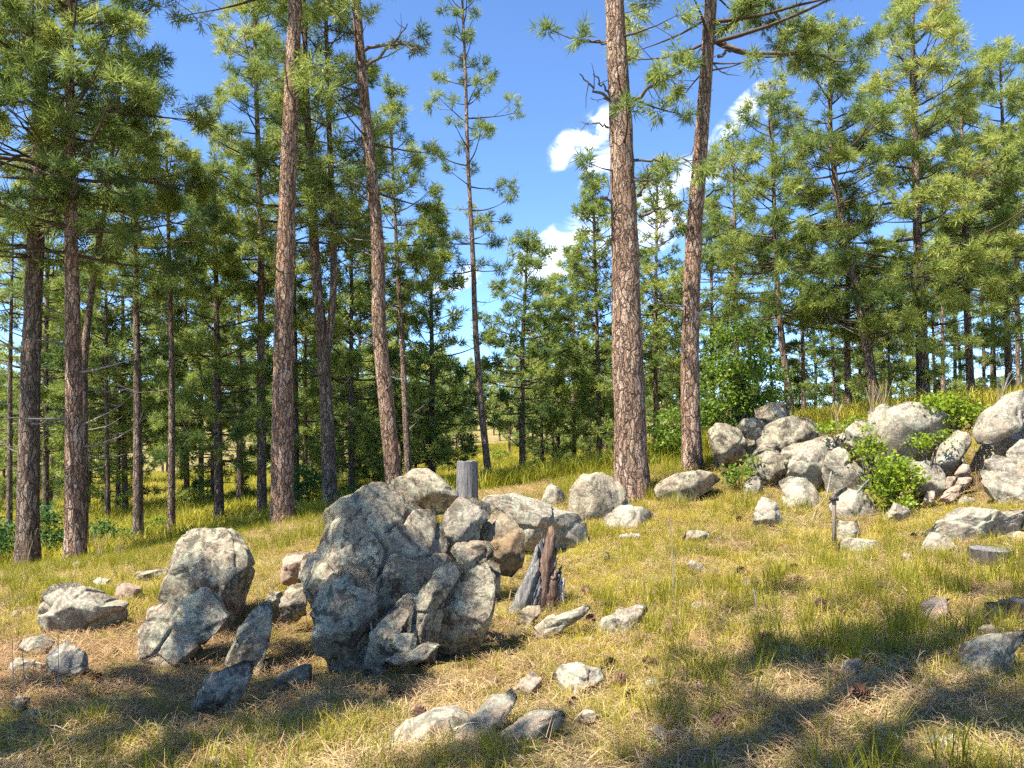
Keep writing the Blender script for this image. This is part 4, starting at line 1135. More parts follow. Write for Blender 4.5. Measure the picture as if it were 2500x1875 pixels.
for si, (px, d, s, g) in enumerate(spots):
    x = ray(px, 1000)[0] * d
    k = rsB.randint(5) if si < nspots else 5 + rsB.randint(3)
    loc = (x, d, H(x, d)[0] - .05)
    lab, grp = spot_label.get(si, far_groups[g][0]), far_groups[g][1]
    if k not in used:
        used.add(k)
        o = far_src[k]
        o.location = loc
        o.rotation_euler = (0, 0, rsB.uniform(0, 6.28))
        o.scale = (s, s, s)
        o['label'], o['group'] = lab, grp
    else:
        copy_tree(far_src[k], loc, rsB.uniform(0, 6.28), s, lab, grp)

# pines just outside the frame, on the sunny side: they shade the foreground as in the photograph
SHADE = [(0, -2.0, .4, 1.0, 'close outside the frame to the left, shading the lower right grass'), (0, -4.8, 2.9, .55, 'low, outside the left frame edge, shading the nearest needles'),
         (0, -4.3, 2.7, .62, 'small, outside the left frame edge near the camera'), (0, -5.2, 2.6, .85, 'outside the left frame edge, shading the massive boulder'),
         (1, -3.2, .2, 1.0, 'tallest, outside the left frame edge, shading the far right grass')]
sh_src = [generic_pine(901, 12.0, .55, 1.9, 1, .75), generic_pine(902, 18.0, .72, 2.0, 1, .4)]
for i, (k, x, y, s, lab) in enumerate(SHADE):
    loc = (x, y, H(x, y)[0])
    if i in (0, 4):
        o = sh_src[k]
        o.location = loc
        o['label'], o['group'] = 'pine ' + lab, 'pines outside the frame'
    else:
        copy_tree(sh_src[k], loc, i * 1.7, s, 'pine ' + lab, 'pines outside the frame')


# ------------------------------------------------------------------ broadleaf tree, shrubs, bushes
def leaves(pos, rs, size, tint, flat=.5):
    k = len(pos)
    n = norm(rs.normal(size=(k, 3)) + np.array([0, 0, flat]))
    a = norm(np.cross(n, norm(rs.normal(size=(k, 3)))))
    b = np.cross(n, a)
    L = (size * rs.uniform(.6, 1.2, k))[:, None]
    V = np.stack([pos - a * L * .5, pos + b * L * .3 - a * L * .05 + n * L * .06, pos + a * L * .5, pos - b * L * .3 - a * L * .05 + n * L * .06], 1).reshape(-1, 3)
    F = np.arange(k)[:, None] * 4 + np.array([[0, 1, 2, 3]])
    return V, F, np.repeat(np.clip(tint, 0, 1), 4)


def leafy(name, label, cat, base, blobs, nleaf, size, mat, seed, stems=7, stem_r=.012, group=None, clump=.16):
    """leafy plant: blobs = (x, y, z, rx, ry, rz) in metres from the base; leaves sit in clumps on twigs"""
    rs = np.random.RandomState(seed)
    root = link(name, None, loc=base)
    tag(root, label, cat, group)
    pos, tint, paths, rads = [], [], [], []
    vol = np.array([b[3] * b[4] * b[5] for b in blobs])
    for bi, b in enumerate(blobs):
        n = int(nleaf * vol[bi] / vol.sum())
        nc = max(4, int(n / 16))
        dirs = norm(rs.normal(size=(nc, 3)))
        rr = rs.uniform(.35, 1.0, nc) ** .6
        cc = np.array(b[:3]) + dirs * rr[:, None] * np.array(b[3:])
        ct = rs.uniform(.2, .8, nc)
        per = max(3, n // nc)
        p = np.repeat(cc, per, 0) + rs.normal(size=(nc * per, 3)) * clump * .5 * np.array([1, 1, .6])
        pos.append(p)
        tint.append(np.repeat(ct, per) + rs.uniform(-.2, .2, nc * per))
        for j in range(min(stems, nc)):
            e = cc[j]
            m = np.array(b[:3]) * .5 + rs.normal(size=3) * .1 * b[3]
            m[2] = max(m[2], .05)
            paths.append(smooth_path([[rs.normal() * .04, rs.normal() * .04, -.05], m, e], 7))
            rads.append(np.linspace(stem_r, stem_r * .25, 7))
    pos = np.concatenate(pos)
    tint = np.concatenate(tint)
    V, F, T = leaves(pos, rs, size, tint)
    sv, sf = tubes(paths, rads, 5)
    so = link('stems', mesh('stems', sv, sf, smooth=True, mats=[M_TWIG]), root)
    so['kind'] = 'stuff'
    so.color = (0, .1, 0, 1)
    co = link('crown' if cat == 'tree' else 'foliage', mesh('foliage', V, F, {'tint': T}, mats=[mat]), root)
    co['kind'] = 'stuff'
    return root


def px_blobs(base, items, d):
    """(px, py, rx_px, rz_px) at distance d -> blobs relative to base"""
    res = []
    for (a, b, rx, rz) in items:
        c = P(a, b, d) - base
        res.append((c[0], c[1], c[2], rx / FX * d, .8 * rx / FX * d, rz / FX * d))
    return res


def on_ground(px, d):
    x = ray(px, 1000)[0] * d
    return np.array([x, d, H(x, d)[0]])


b0 = on_ground(1800, 14.5)
leafy('leafy_tree', 'bright green broadleaf tree behind the shaded boulder group', 'tree', b0, px_blobs(b0, [(1800, 860, 85, 85), (1850, 930, 85, 80), (1760, 950, 75, 90), (1730, 1060, 55, 75), (1880, 990, 50, 50), (1800, 1010, 70, 60), (1830, 800, 40, 30)], 14.5), 9000, .075, M_LEAF, 3, 9, .022)
b0 = on_ground(1640, 14.0)
leafy('leafy_bush', 'green leafy bush between the two tall trunks right of centre', 'bush', b0, px_blobs(b0, [(1640, 1050, 50, 60), (1625, 1110, 40, 45), (1665, 1120, 35, 50)], 14.0), 2400, .07, M_LEAF, 4, 7, .015)
SHRUBS = [
    ('bright yellow-green shrub on top of the outcrop at right', 2310, 9.75, [(2270, 990, 35, 22), (2320, 985, 40, 28), (2370, 1010, 40, 25), (2395, 1035, 25, 22), (2330, 1020, 40, 20)], 1500, .062, M_FERN),
    ('yellow-green shrub growing from the middle of the outcrop', 2175, 9.1, [(2170, 1140, 45, 35), (2200, 1165, 45, 40), (2150, 1190, 35, 40), (2190, 1215, 40, 30)], 1700, .058, M_FERN),
    ('yellow-green sprigs on the upper left of the outcrop', 2120, 9.75, [(2112, 1060, 18, 40), (2130, 1090, 28, 25), (2105, 1110, 22, 25)], 560, .055, M_FERN),
    ('low yellow-green creeper on the left shoulder of the outcrop', 2040, 10.4, [(2030, 1045, 30, 14), (2075, 1040, 25, 16), (2090, 1025, 14, 16)], 500, .055, M_FERN),
    ('small yellowish sprigs right of the domed rock', 2260, 9.3, [(2250, 1075, 22, 20), (2300, 1060, 14, 22), (2262, 1090, 16, 12)], 330, .05, M_FERN),
    ('green sprig before the sunlit boulder at the outcrop foot', 1890, 9.3, [(1885, 1260, 18, 14), (1900, 1275, 14, 10)], 220, .045, M_FERN),
    ('green weeds in the shade left of the outcrop', 1810, 10.6, [(1800, 1150, 30, 18), (1830, 1130, 18, 16), (1780, 1165, 22, 16)], 420, .06, M_LEAF),
    ('dark green shrub behind the forked trunk, left of the massive boulder', 740, 17, [(735, 1170, 38, 40), (775, 1190, 28, 35), (715, 1200, 24, 30)], 1500, .075, M_BUSH),
    ('low yellowish sprig at the outcrop foot above the white spotted stone', 2210, 8.9, [(2215, 1230, 20, 14)], 160, .05, M_FERN),
    ('small bright shrub in the far meadow', 1220, 44, [(1218, 1110, 24, 14)], 500, .12, M_LEAF),
    ('grey-green bush right of the orange-barked pine', 255, 16, [(245, 1300, 40, 28), (290, 1310, 35, 25)], 900, .075, M_BUSH),
    ('grey-green bush between the two leftmost trunks', 128, 15, [(125, 1290, 35, 40), (140, 1320, 38, 28), (110, 1250, 28, 30)], 1300, .075, M_BUSH),
    ('grey-green bush at the extreme left edge', 10, 14, [(5, 1330, 38, 45), (25, 1300, 25, 30), (-25, 1290, 35, 50)], 1300, .075, M_BUSH),
    ('bright green bush behind the slim speckled-bark pine', 385, 18, [(385, 1285, 28, 28), (400, 1310, 24, 18)], 800, .075, M_LEAF),
    ('green bush left of the slim straight pine', 600, 18, [(602, 1265, 18, 26), (590, 1285, 18, 15)], 500, .07, M_LEAF),
    ('dark bush low behind the massive boulder', 850, 16, [(845, 1215, 35, 25), (880, 1205, 25, 22)], 800, .075, M_BUSH),
    ('small shrub left of the tall grey stump', 1040, 15, [(1045, 1195, 22, 25)], 400, .07, M_BUSH),
]
for i, (lab, px, d, items, nl, sz, mt) in enumerate(SHRUBS):
    b0 = on_ground(px, d)
    lo = min(P(a, b + rz, d)[2] for a, b, rx, rz in items)
    b0[2] = max(b0[2], lo - .25)
    leafy('shrub', lab, 'shrub', b0, px_blobs(b0, items, d), nl, sz, mt, 40 + i, 5, .007, clump=.13 if d < 12 else .2)


# pine saplings
def sapling(label, px, d, py_top):
    b = on_ground(px, d)
    Ht = P(px, py_top, d)[2] - b[2]
    root = link('pine_sapling', None, loc=b)
    tag(root, label, 'sapling')
    pine_parts(root, np.array([[0, 0, 0], [.02, 0, Ht * .5], [0, .02, Ht]]), .018, .006, int(px), .12 * Ht, Ht * .33, 1.2, 1, 0, 0, .2)


sapling('pine sapling in the yellow meadow right of the young bushy pine', 1308, 24, 1130)
sapling('tiny pine sapling beside the tall grey stump', 1180, 16, 1165)
sapling('pine sapling left of the thickest trunk in the meadow', 1425, 26, 1120)


# ------------------------------------------------------------------ stumps, wood, stake
def stump(label, px, py_base, d, w_px, h_px, mat, topmat, seed, flare=.25, groove=.09, tilt=0.0):
    b = P(px, py_base, d)
    b[2] = min(b[2], H(b[0], b[1])[0] + .05)
    r = w_px / 2 / FX * d
    h = h_px / FX * d
    root = link('tree_stump', None, loc=b)
    tag(root, label, 'stump')
    sides, n = 72, 26
    path = np.c_[np.linspace(0, tilt * h, n), np.zeros(n), np.linspace(-.12, h, n)]
    rad = r * (1 + flare * np.exp(-np.linspace(0, h, n) / (h * .3)))
    V, F = tubes([path], [rad], sides)
    c = np.repeat(path, sides, 0)
    nr = V - c
    ln = np.linalg.norm(nr, axis=1, keepdims=True)
    nr /= ln
    q = np.c_[nr[:, 0] * 5, nr[:, 1] * 5, V[:, 2] * 1.1] + seed
    V = V + nr * ((fbm(q, 4, seed, .6, True) * groove + fbm(q * .4, 2, seed) * .1) * ln[:, 0])[:, None]
    edge = V[-sides:].copy()
    V[-sides:, 2] += fbm(np.c_[nr[-sides:] * 4, ] + seed, 3, seed) * h * .05
    link('body', mesh('body', V, F, mats=[mat]), root)
    top = V[-sides:]
    rings = [top * 1.0 - np.array([0, 0, .004])]
    cen = top.mean(0)
    for k in (.66, .33):
        rg = cen + (top - cen) * k
        rg[:, 2] -= .012 * rng_s.rand(sides)
        rings.append(rg)
    TV = np.concatenate(rings + [cen[None] - np.array([[0, 0, .01]])])
    i = np.arange(sides)
    j = (i + 1) % sides
    TF = np.concatenate([np.c_[i + o, j + o, j + o + sides] for o in (0, sides)] + [np.c_[i + o, j + o + sides, i + o + sides] for o in (0, sides)] + [np.c_[i + 2 * sides, j + 2 * sides, np.full(sides, 3 * sides)]])
    link('cut_top', mesh('cut_top', TV, TF, mats=[topmat]), root)
    return root


rng_s = np.random.RandomState(4)
stump('tall weathered grey stump with a flat cut top', 1140, 1240, 10.6, 48, 112, M_GREYWOOD, M_GREYWOOD, 3, .16)
stump('short dark stump in the grass at right', 2420, 1392, 6.6, 92, 52, M_DARKWOOD, M_GREYWOOD, 5, .1)
stump('reddish cut stump at the right frame edge', 2510, 1540, 4.9, 72, 72, M_REDWOOD, M_GREYWOOD, 8, .1)


def splinter(root, x, y, w, h, mat, seed, lx=0.0, name='splinter', dep=.5):
    """one upright shard: flat tapered prism with a ragged tip"""
    rs = np.random.RandomState(seed)
    n, sides = 26, 26
    t = np.linspace(0, 1, n)
    path = np.c_[x + lx * t * h + np.cumsum(rs.normal(size=n)) * .003, y + np.zeros(n), -.1 + t * (h + .1)]
    wd = w * (1 - .55 * t ** 2.2) * (1 + rs.normal(size=n) * .06)
    wd[-1] *= .25
    V, F = tubes([path], [np.ones(n)], sides)
    c = np.repeat(path, sides, 0)
    o = V - c
    V = c + o * np.repeat(wd, sides)[:, None] * np.array([1, dep, 1]) * .5
    ang_ = np.tile(np.linspace(0, 2 * np.pi, sides, endpoint=False), n)
    gr = fbm(np.c_[np.cos(ang_) * 3.2, np.sin(ang_) * 3.2, np.repeat(t, sides) * 1.5] + seed, 3, seed, .65, True)
    V = c + (V - c) * (1 + .38 * gr)[:, None]
    cut = np.repeat(np.clip((t - .72) / .28, 0, 1), sides)
    V[:, 2] -= cut * (.5 + .5 * fbm(np.c_[np.cos(ang_) * 4, np.sin(ang_) * 4, 0 * ang_] + seed, 2, seed + 5)) * .16
    link(name, mesh(name, V, F, mats=[mat]), root)


bs = P(1298, 1462, 6.6)
bs[2] = H(bs[0], bs[1])[0]
root = link('broken_stump', None, loc=bs)
tag(root, 'splintered grey and rust stump with one tall jagged spike, beside the ochre rock', 'stump')
k = 6.75 / FX
rs = np.random.RandomState(12)
sides, n = 120, 34
th = np.linspace(0, 2 * np.pi, sides, endpoint=False)
cs = np.c_[np.cos(th), np.sin(th), np.zeros(sides)]
jag = fbm(np.c_[cs[:, :2] * 2.2, np.zeros(sides)] + 3.3, 2, 5) * .5 + fbm(np.c_[cs[:, :2] * 9, np.zeros(sides)], 2, 6) * .5
hgt = (100 + 45 * np.cos(th - 2.2) + 75 * jag) * k
hgt = np.clip(hgt, 40 * k, 165 * k)
rows = []
for r_i in range(n):
    t = r_i / (n - 1)
    rad = 1.0 + .30 * math.exp(-t * 4) - .18 * t
    fib = 1 + fbm(np.c_[cs[:, :2] * 7, np.full(sides, t * 1.6)], 4, 9, .65, True) * .17 + fbm(np.c_[cs[:, :2] * 1.8, np.full(sides, t)], 2, 4) * .16
    z = -.1 + (hgt + .1) * t
    rows.append(np.c_[np.cos(th) * rad * fib * 44 * k + z * .34, np.sin(th) * rad * fib * 34 * k, z])
for q_, dz in ((.82, .03), (.5, .16), (.2, .24)):
    top = rows[n - 1]
    cxy = top.mean(0)
    rg = cxy + (top - cxy) * np.array([q_, q_, 1.0])
    rg[:, 2] = np.maximum(top[:, 2] - dz, .1) * (1 + .1 * rs.normal(size=sides))
    rows.append(rg)
V = np.concatenate(rows)
i_ = np.arange(len(rows) - 1)[:, None] * sides + np.arange(sides)[None]
j_ = np.arange(len(rows) - 1)[:, None] * sides + (np.arange(sides)[None] + 1) % sides
F = np.stack([i_, j_, j_ + sides, i_ + sides], -1).reshape(-1, 4)
link('body', mesh('body', V, F, mats=[M_GREYWOOD]), root)
splinter(root, 10 * k, -.06, 30 * k, 205 * k, M_REDWOOD, 5, .20, 'spike', .8)
splinter(root, 22 * k, -.03, 24 * k, 160 * k, M_REDWOOD, 6, .16, 'splinter', .8)
splinter(root, 36 * k, -.05, 34 * k, 112 * k, M_REDWOOD, 7, .12, 'splinter', .8)
splinter(root, 62 * k, -.02, 16 * k, 88 * k, M_PALEWOOD, 8, .10, 'splinter', .8)
splinter(root, -30 * k, -.10, 32 * k, 120 * k, M_GREYWOOD, 9, .30, 'splinter', .7)

st = P(2037, 1345, 7.7)
st[2] = H(st[0], st[1])[0]
root = link('wooden_stake', None, loc=st)
tag(root, 'thin upright wooden stake with a dark cap before the outcrop', 'stake')


def box(name, root, sx, sy, z0, z1, mat, bev=.004, rz=0):
    v = []
    for z, s in ((z0, 1), (z1 - bev, 1), (z1, .85)):
        for a, b in ((-1, -1), (1, -1), (1, 1), (-1, 1)):
            v.append((a * sx / 2 * s, b * sy / 2 * s, z))
    f = [(i + o, (i + 1) % 4 + o, (i + 1) % 4 + 4 + o, i + 4 + o) for o in (0, 4) for i in range(4)] + [(8, 9, 10, 11), (3, 2, 1, 0)]
    o = link(name, mesh(name, np.array(v), np.array(f), mats=[mat]), root)
    o.rotation_euler = (0, R(1.0), rz)
    return o


box('post', root, .034, .028, -.15, .50, M_STAKE)
box('cap', root, .075, .06, .497, .535, M_DARKWOOD)


def log_piece(label, p1, p2, d, w_px, mat, seed, name='fallen_branch'):
    a, b = P(*p1, d), P(*p2, d)
    for q in (a, b):
        q[2] = max(q[2], H(q[0], q[1])[0] + w_px / FX * d * .3)
    pts = smooth_path([a, (a + b) / 2 + np.array([0, 0, .01]), b], 12) - a
    rs = np.random.RandomState(seed)
    V, F = tubes([pts], [w_px / 2 / FX * d * (1 + rs.normal(size=12) * .12) * np.r_[.4, np.ones(10), .5]], 9)
    V += fbm(V * 25 + seed, 3, seed)[:, None] * .006
    tag(link(name, mesh(name, V, F, mats=[mat]), loc=a), label, 'branch')


log_piece('short bleached log in the sunny grass right of the splintered stump', (1510, 1322), (1565, 1312), 8.7, 16, M_PALEWOOD, 1)
log_piece('bleached stick leaning on the foot of the massive boulder', (928, 1650), (906, 1520), 5.3, 4.5, M_PALEWOOD, 2)
log_piece('pale twig lying in the middle of the sunny slope', (1925, 1416), (1968, 1423), 6.7, 5, M_PALEWOOD, 3)
log_piece('bleached branch on the left face of the outcrop', (2030, 1150), (2018, 1215), 9.4, 4, M_PALEWOOD, 4)
log_piece('pale root stub beside the outcrop shrub', (2092, 1205), (2122, 1170), 8.9, 5, M_GREYWOOD, 5)
log_piece('dark flat board lying in the yellow grass at far left', (62, 1415), (108, 1411), 9.6, 9, M_DARKWOOD, 6)

# ------------------------------------------------------------------ pine cones
rs = np.random.RandomState(21)
cv, cf, off = [], [], 0
for r_i in range(9):
    t = r_i / 8
    rr = .030 * math.sin(math.pi * (.12 + .83 * t)) + .004
    m = 9 if 0 < r_i < 8 else 6
    for j in range(m):
        a = 6.283 * (j + .5 * (r_i % 2)) / m
        o = np.array([math.cos(a), math.sin(a), 0])
        sd = np.array([-math.sin(a), math.cos(a), 0])
        c0 = np.array([0, 0, .085 * t - .01])
        p = [c0 + o * rr * .25 - sd * .004, c0 + o * rr * .25 + sd * .004, c0 + o * rr + sd * .0075 + np.array([0, 0, .014]), c0 + o * rr * 1.15 + np.array([0, 0, .020]), c0 + o * rr - sd * .0075 + np.array([0, 0, .014])]
        cv += p
        cf += [(off, off + 1, off + 2, off + 4), (off + 4, off + 2, off + 3, off + 3)]
        off += 5
cf4 = np.array([f for f in cf if f[2] != f[3]])
cf3 = np.array([f[:3] for f in cf if f[2] == f[3]])
mcone, ntc = material('pine_cone_scales')
oc = ntc.add('ShaderNodeTexCoord').outputs['Object']
finish(ntc, ntc.ramp(ntc.noise(oc, 60.0, 2.0), [(.3, (.07, .035, .022)), (.7, (.24, .135, .085))]), .7)
cone_me = mesh('pine_cone', np.array(cv), [cf4, cf3], mats=[mcone])
CONES = [(8, 1770, 635), (8, 1605, 735), (8, 1760, 1160), (8, 1780, 1020), (8, 2130, 860), (8, 1890, 1200), (8, 970, 1145), (8, 820, 1170), (8, 1950, 860), (8, 2105, 745), (8, 1600, 535), (8, 2050, 1010), (8, 1990, 1350), (8, 2110, 1370),
         (9, 380, 65), (9, 745, 400), (9, 790, 480), (9, 410, 410), (9, 480, 890), (9, 520, 920), (9, 890, 860), (9, 910, 690), (9, 1730, 545), (9, 90, 1080), (9, 75, 1190), (9, 1200, 1290), (9, 1480, 1110), (9, 190, 430), (9, 940, 990), (9, 200, 1400),
         (7, 445, 840), (7, 640, 1120), (7, 1110, 1390), (8, 400, 1210), (8, 530, 1390), (9, 1350, 210), (9, 1490, 190), (9, 110, 320), (8, 1500, 1250), (8, 1680, 640)]
for i, (c, a, b) in enumerate(CONES):
    x0, y0, s = CROPS[c]
    px, py = x0 + a * s, y0 + b * s
    d = ground_hit(px, py)
    x = ray(px, py)[0] * d
    o = link('pine_cone', cone_me, loc=(x, d, H(x, d)[0] + .03), rot=(R(rs.uniform(60, 110)), rs.uniform(-.4, .4), rs.uniform(0, 6.28)))
    o.scale = (1.15,) * 3
    tag(o, 'brown pine cone lying in the dry grass', 'pine cone', 'pine cones in the grass')


# ------------------------------------------------------------------ tall stalks
def stalk(label, px, py0, py1, d, lean, mat, seed, group=None, n=1, seedhead=True, spread=.0):
    b = P(px, py0, d)
    g = H(b[0], b[1])[0]
    if abs(g - b[2]) < .6:
        b[2] = g
    h = (py0 - py1) / FX * d
    rs = np.random.RandomState(seed)
    root = link('dry_stalk', None, loc=b)
    tag(root, label, 'stalk', group)
    for i in range(n):
        a = rs.uniform(-1, 1)
        hh_ = h * rs.uniform(.7, 1.05)
        q = smooth_path([[rs.uniform(-1, 1) * spread * .4, rs.uniform(-1, 1) * spread * .4, -.03], [lean * h * .4 + a * spread * .6, 0, hh_ * .55], [lean * h + a * spread * 1.4, rs.uniform(-.3, .3) * spread, hh_]], 8)
        rd = np.linspace(.004, .002, 8)
        if seedhead:
            rd[-3:-1] = [.0065, .0055]
        V, F = tubes([q], [rd], 5)
        V += rs.normal(size=V.shape) * .0008
        link('stem', mesh('stem', V, F, {'tint': np.full(len(V), rs.uniform(.1, .9))}, mats=[mat]), root)


STALKS = [
    ('dark thin stalk rising before the bright tan stone', 628, 1500, 1290, 6.4, .03, M_TWIG, 1, False), ('dark stalk leaning right by the bright tan stone', 640, 1460, 1330, 6.8, .25, M_TWIG, 1, False),
    ('dark stalk at the far left, left of a pair', 32, 1690, 1540, 4.9, -.05, M_TWIG, 1, False), ('dark stalk at the far left, right of a pair', 60, 1660, 1560, 5.1, -.08, M_TWIG, 1, False),
    ('dark stalk in front of the squat pale rock', 142, 1690, 1550, 5.0, -.03, M_TWIG, 1, False), ('thin dark stalk on the sunny slope right of the layered ledge', 1646, 1520, 1330, 6.6, -.03, M_TWIG, 1, False),
    ('dark spike stalk in the middle of the right slope', 1850, 1530, 1455, 5.6, -.12, M_TWIG, 1, True),
    ('pale grass plume before the ochre broken rock', 1240, 1370, 1300, 6.5, .35, M_STRAW, 2, True), ('thin pale stalk before the ochre broken rock', 1200, 1360, 1250, 6.5, .0, M_STRAW, 1, False),
    ('clump of tall straw stalks at the leftmost trunk foot', 60, 1400, 1300, 11.4, .0, M_STRAW, 14, False), ('straw stalks right of the orange-barked pine foot', 240, 1365, 1290, 11.2, .1, M_STRAW, 12, False),
    ('straw stalks between the third trunk and the orange-barked pine', 290, 1360, 1300, 11.4, .1, M_STRAW, 10, False),
    ('tall grey-green grass stalks on the outcrop top', 2130, 1020, 930, 10.6, .02, M_STRAW, 14, False), ('tall straw stalks on the outcrop top, right of the grey-green ones', 2160, 1010, 925, 10.9, -.03, M_STRAW, 12, False),
    ('dry stalks on the ridge above the shaded boulders', 2040, 1030, 975, 11.2, .05, M_STRAW, 9, False), ('straw stalks left of the humped grey rock', 1412, 1265, 1200, 9.5, -.1, M_STRAW, 8, False),
    ('dry arching stems over the lower sunlit bulge of the outcrop', 1980, 1285, 1215, 8.9, .6, M_STRAW, 9, False), ('straw stalks behind the grooved leaning block', 2385, 1130, 1070, 9.3, .1, M_STRAW, 6, False),
    ('green upright blades in shade left of the round half-sunlit boulder', 1815, 1170, 1090, 10.3, -.05, M_GRASS, 7, False), ('bare grey twigs against the sky near the right edge', 2440, 990, 900, 10.5, .1, M_TWIG, 8, False),
]
for i, (lab, px, y0, y1, d, ln, mt, n, sh_) in enumerate(STALKS):
    stalk(lab, px, y0, y1, d, ln, mt, 300 + i, None, n, sh_, .0 if n == 1 else .12)

# a small rosette plant behind the broad sunlit boulder
b0 = P(282, 1462, 7.2)
b0[2] = H(b0[0], b0[1])[0] + .02
V, F, T = [], [], []
rs = np.random.RandomState(8)
for i in range(14):
    a = i * 2.4
    L = rs.uniform(.09, .15)
    o = np.array([math.cos(a), math.sin(a), 0])
    s_ = np.array([-math.sin(a), math.cos(a), 0]) * .018
    z = np.array([0, 0, 1.0])
    k = len(V)
    V += [np.zeros(3), o * L * .5 + s_ + z * L * .55, o * L + z * L * .8, o * L * .5 - s_ + z * L * .55]
    F.append((k, k + 1, k + 2, k + 3))
    T += [rs.uniform(.3, 1)] * 4
root = link('rosette_plant', mesh('rosette_plant', np.array(V), np.array(F), {'tint': T}, mats=[M_FERN]), loc=b0)
tag(root, 'small yellow-green leaf rosette behind the broad sunlit boulder', 'plant')


# ------------------------------------------------------------------ grass and litter
def blade_tuft(n, hmin, hmax, wid, spread, lean, seed, tint0=.5, flat=False):
    rs = np.random.RandomState(seed)
    V, F, T = [], [], []
    a = rs.uniform(0, 6.283, n)
    rr = spread * np.sqrt(rs.uniform(0, 1, n))
    b = np.c_[np.cos(a) * rr, np.sin(a) * rr, np.full(n, -.01)]
    az = a + rs.normal(size=n) * .9
    h = rs.uniform(hmin, hmax, n)
    l = lean * rs.uniform(.3, 1.3, n)
    o = np.c_[np.cos(az), np.sin(az), np.zeros(n)]
    sd = np.c_[-np.sin(az + rs.normal(size=n) * .8), np.cos(az + rs.normal(size=n) * .8), np.zeros(n)] * wid * .5
    z = np.array([0, 0, 1.0])
    if flat:
        b[:, 2] = rs.uniform(.0, .03, n)
        m = b + o * (h * .5)[:, None] + z * (rs.uniform(.0, .22, n) * h)[:, None]
        t = b + o * h[:, None] + z * (rs.uniform(-.08, .12, n) * h)[:, None]
    else:
        m = b + o * (h * l * .35)[:, None] + z * (h * .58)[:, None]
        t = b + o * (h * l)[:, None] + z * (h * (1 - .28 * l))[:, None]
    V = np.stack([b - sd, b + sd, m + sd * .8, m - sd * .8, t], 1).reshape(-1, 3)
    i = np.arange(n)[:, None] * 5
    F4 = i + np.array([[0, 1, 2, 3]])
    F3 = i + np.array([[3, 2, 4]])
    T = np.repeat(np.clip(tint0 + rs.uniform(-.35, .35, n), 0, 1), 5)
    return V, [F4, F3], T


def scatter(name, label, protos, pts, rot, scl, ids):
    """one stuff object: prototype tufts set on the given points"""
    coll = bpy.data.collections.new(name + '_tufts')
    for i, (V, F, T, mt) in enumerate(protos):
        me = mesh('%s_tuft_%02d' % (name, i), V, F, {'tint': T}, mats=[mt])
        o = bpy.data.objects.new('%s_tuft_%02d' % (name, i), me)
        coll.objects.link(o)
    me = bpy.data.meshes.new(name)
    me.vertices.add(len(pts))
    me.vertices.foreach_set('co', np.asarray(pts, np.float32).ravel())
    for nm, typ, dat, key in (('rot', 'FLOAT_VECTOR', rot, 'vector'), ('scl', 'FLOAT', scl, 'value'), ('tuft', 'INT', ids, 'value')):
        a = me.attributes.new(nm, typ, 'POINT')
        a.data.foreach_set(key, np.asarray(dat, np.int32 if typ == 'INT' else np.float32).ravel())
    me.update()
    ob = link(name, me)
    g = bpy.data.node_groups.new(name + '_scatter', 'GeometryNodeTree')
    g.interface.new_socket('Geometry', in_out='INPUT', socket_type='NodeSocketGeometry')
    g.interface.new_socket('Geometry', in_out='OUTPUT', socket_type='NodeSocketGeometry')
    gi, go = g.nodes.new('NodeGroupInput'), g.nodes.new('NodeGroupOutput')
    ci = g.nodes.new('GeometryNodeCollectionInfo')
    ci.inputs['Collection'].default_value = coll
    ci.inputs['Separate Children'].default_value = True
    ci.inputs['Reset Children'].default_value = True
    ip = g.nodes.new('GeometryNodeInstanceOnPoints')
    ip.inputs['Pick Instance'].default_value = True

    def attr(nm, typ):
        n = g.nodes.new('GeometryNodeInputNamedAttribute')
        n.data_type = typ
        n.inputs['Name'].default_value = nm
        return n.outputs['Attribute']
    L = g.links.new
    L(gi.outputs[0], ip.inputs['Points'])
    L(ci.outputs[0], ip.inputs['Instance'])
    L(attr('tuft', 'INT'), ip.inputs['Instance Index'])
    L(attr('rot', 'FLOAT_VECTOR'), ip.inputs['Rotation'])
    L(attr('scl', 'FLOAT'), ip.inputs['Scale'])
    L(ip.outputs[0], go.inputs[0])
    ob.modifiers.new('scatter', 'NODES').node_group = g
    tag(ob, label, 'grass' if 'grass' in name else 'litter', None, 'stuff')
    return ob


def wedge(n, y0, y1, rs, half=.80):
    y = np.sqrt(rs.uniform(y0 * y0, y1 * y1, n))
    x = rs.uniform(-half, half, n) * y
    return x, y


def clear_of_rocks(x, y, k=.7):
    ok = np.ones(len(x), bool)
    for (cx, cy, rx, ry) in ROCK_FOOT:
        ok &= ((x - cx) / (rx * k)) ** 2 + ((y - cy) / (max(ry, .05) * k)) ** 2 > 1
    return ok


rs = np.random.RandomState(77)
GR = [blade_tuft(26, .10, .24, .0042, .06, .55, 10 + i, .5) + (M_GRASS,) for i in range(4)]
YG = [blade_tuft(24, .07, .20, .0040, .07, .75, 20 + i, .5) + (M_YGRASS,) for i in range(4)]
TG = [blade_tuft(22, .18, .33, .0048, .06, .45, 30 + i, .55) + (M_GRASS,) for i in range(3)]
ST = [blade_tuft(28, .06, .15, .0036, .13, 1.0, 40 + i, .5, True) + (M_STRAW,) for i in range(4)]
LT = [blade_tuft(26, .10, .20, .0032, .15, 1.0, 50 + i, .5, True) + (M_LITTER,) for i in range(4)]


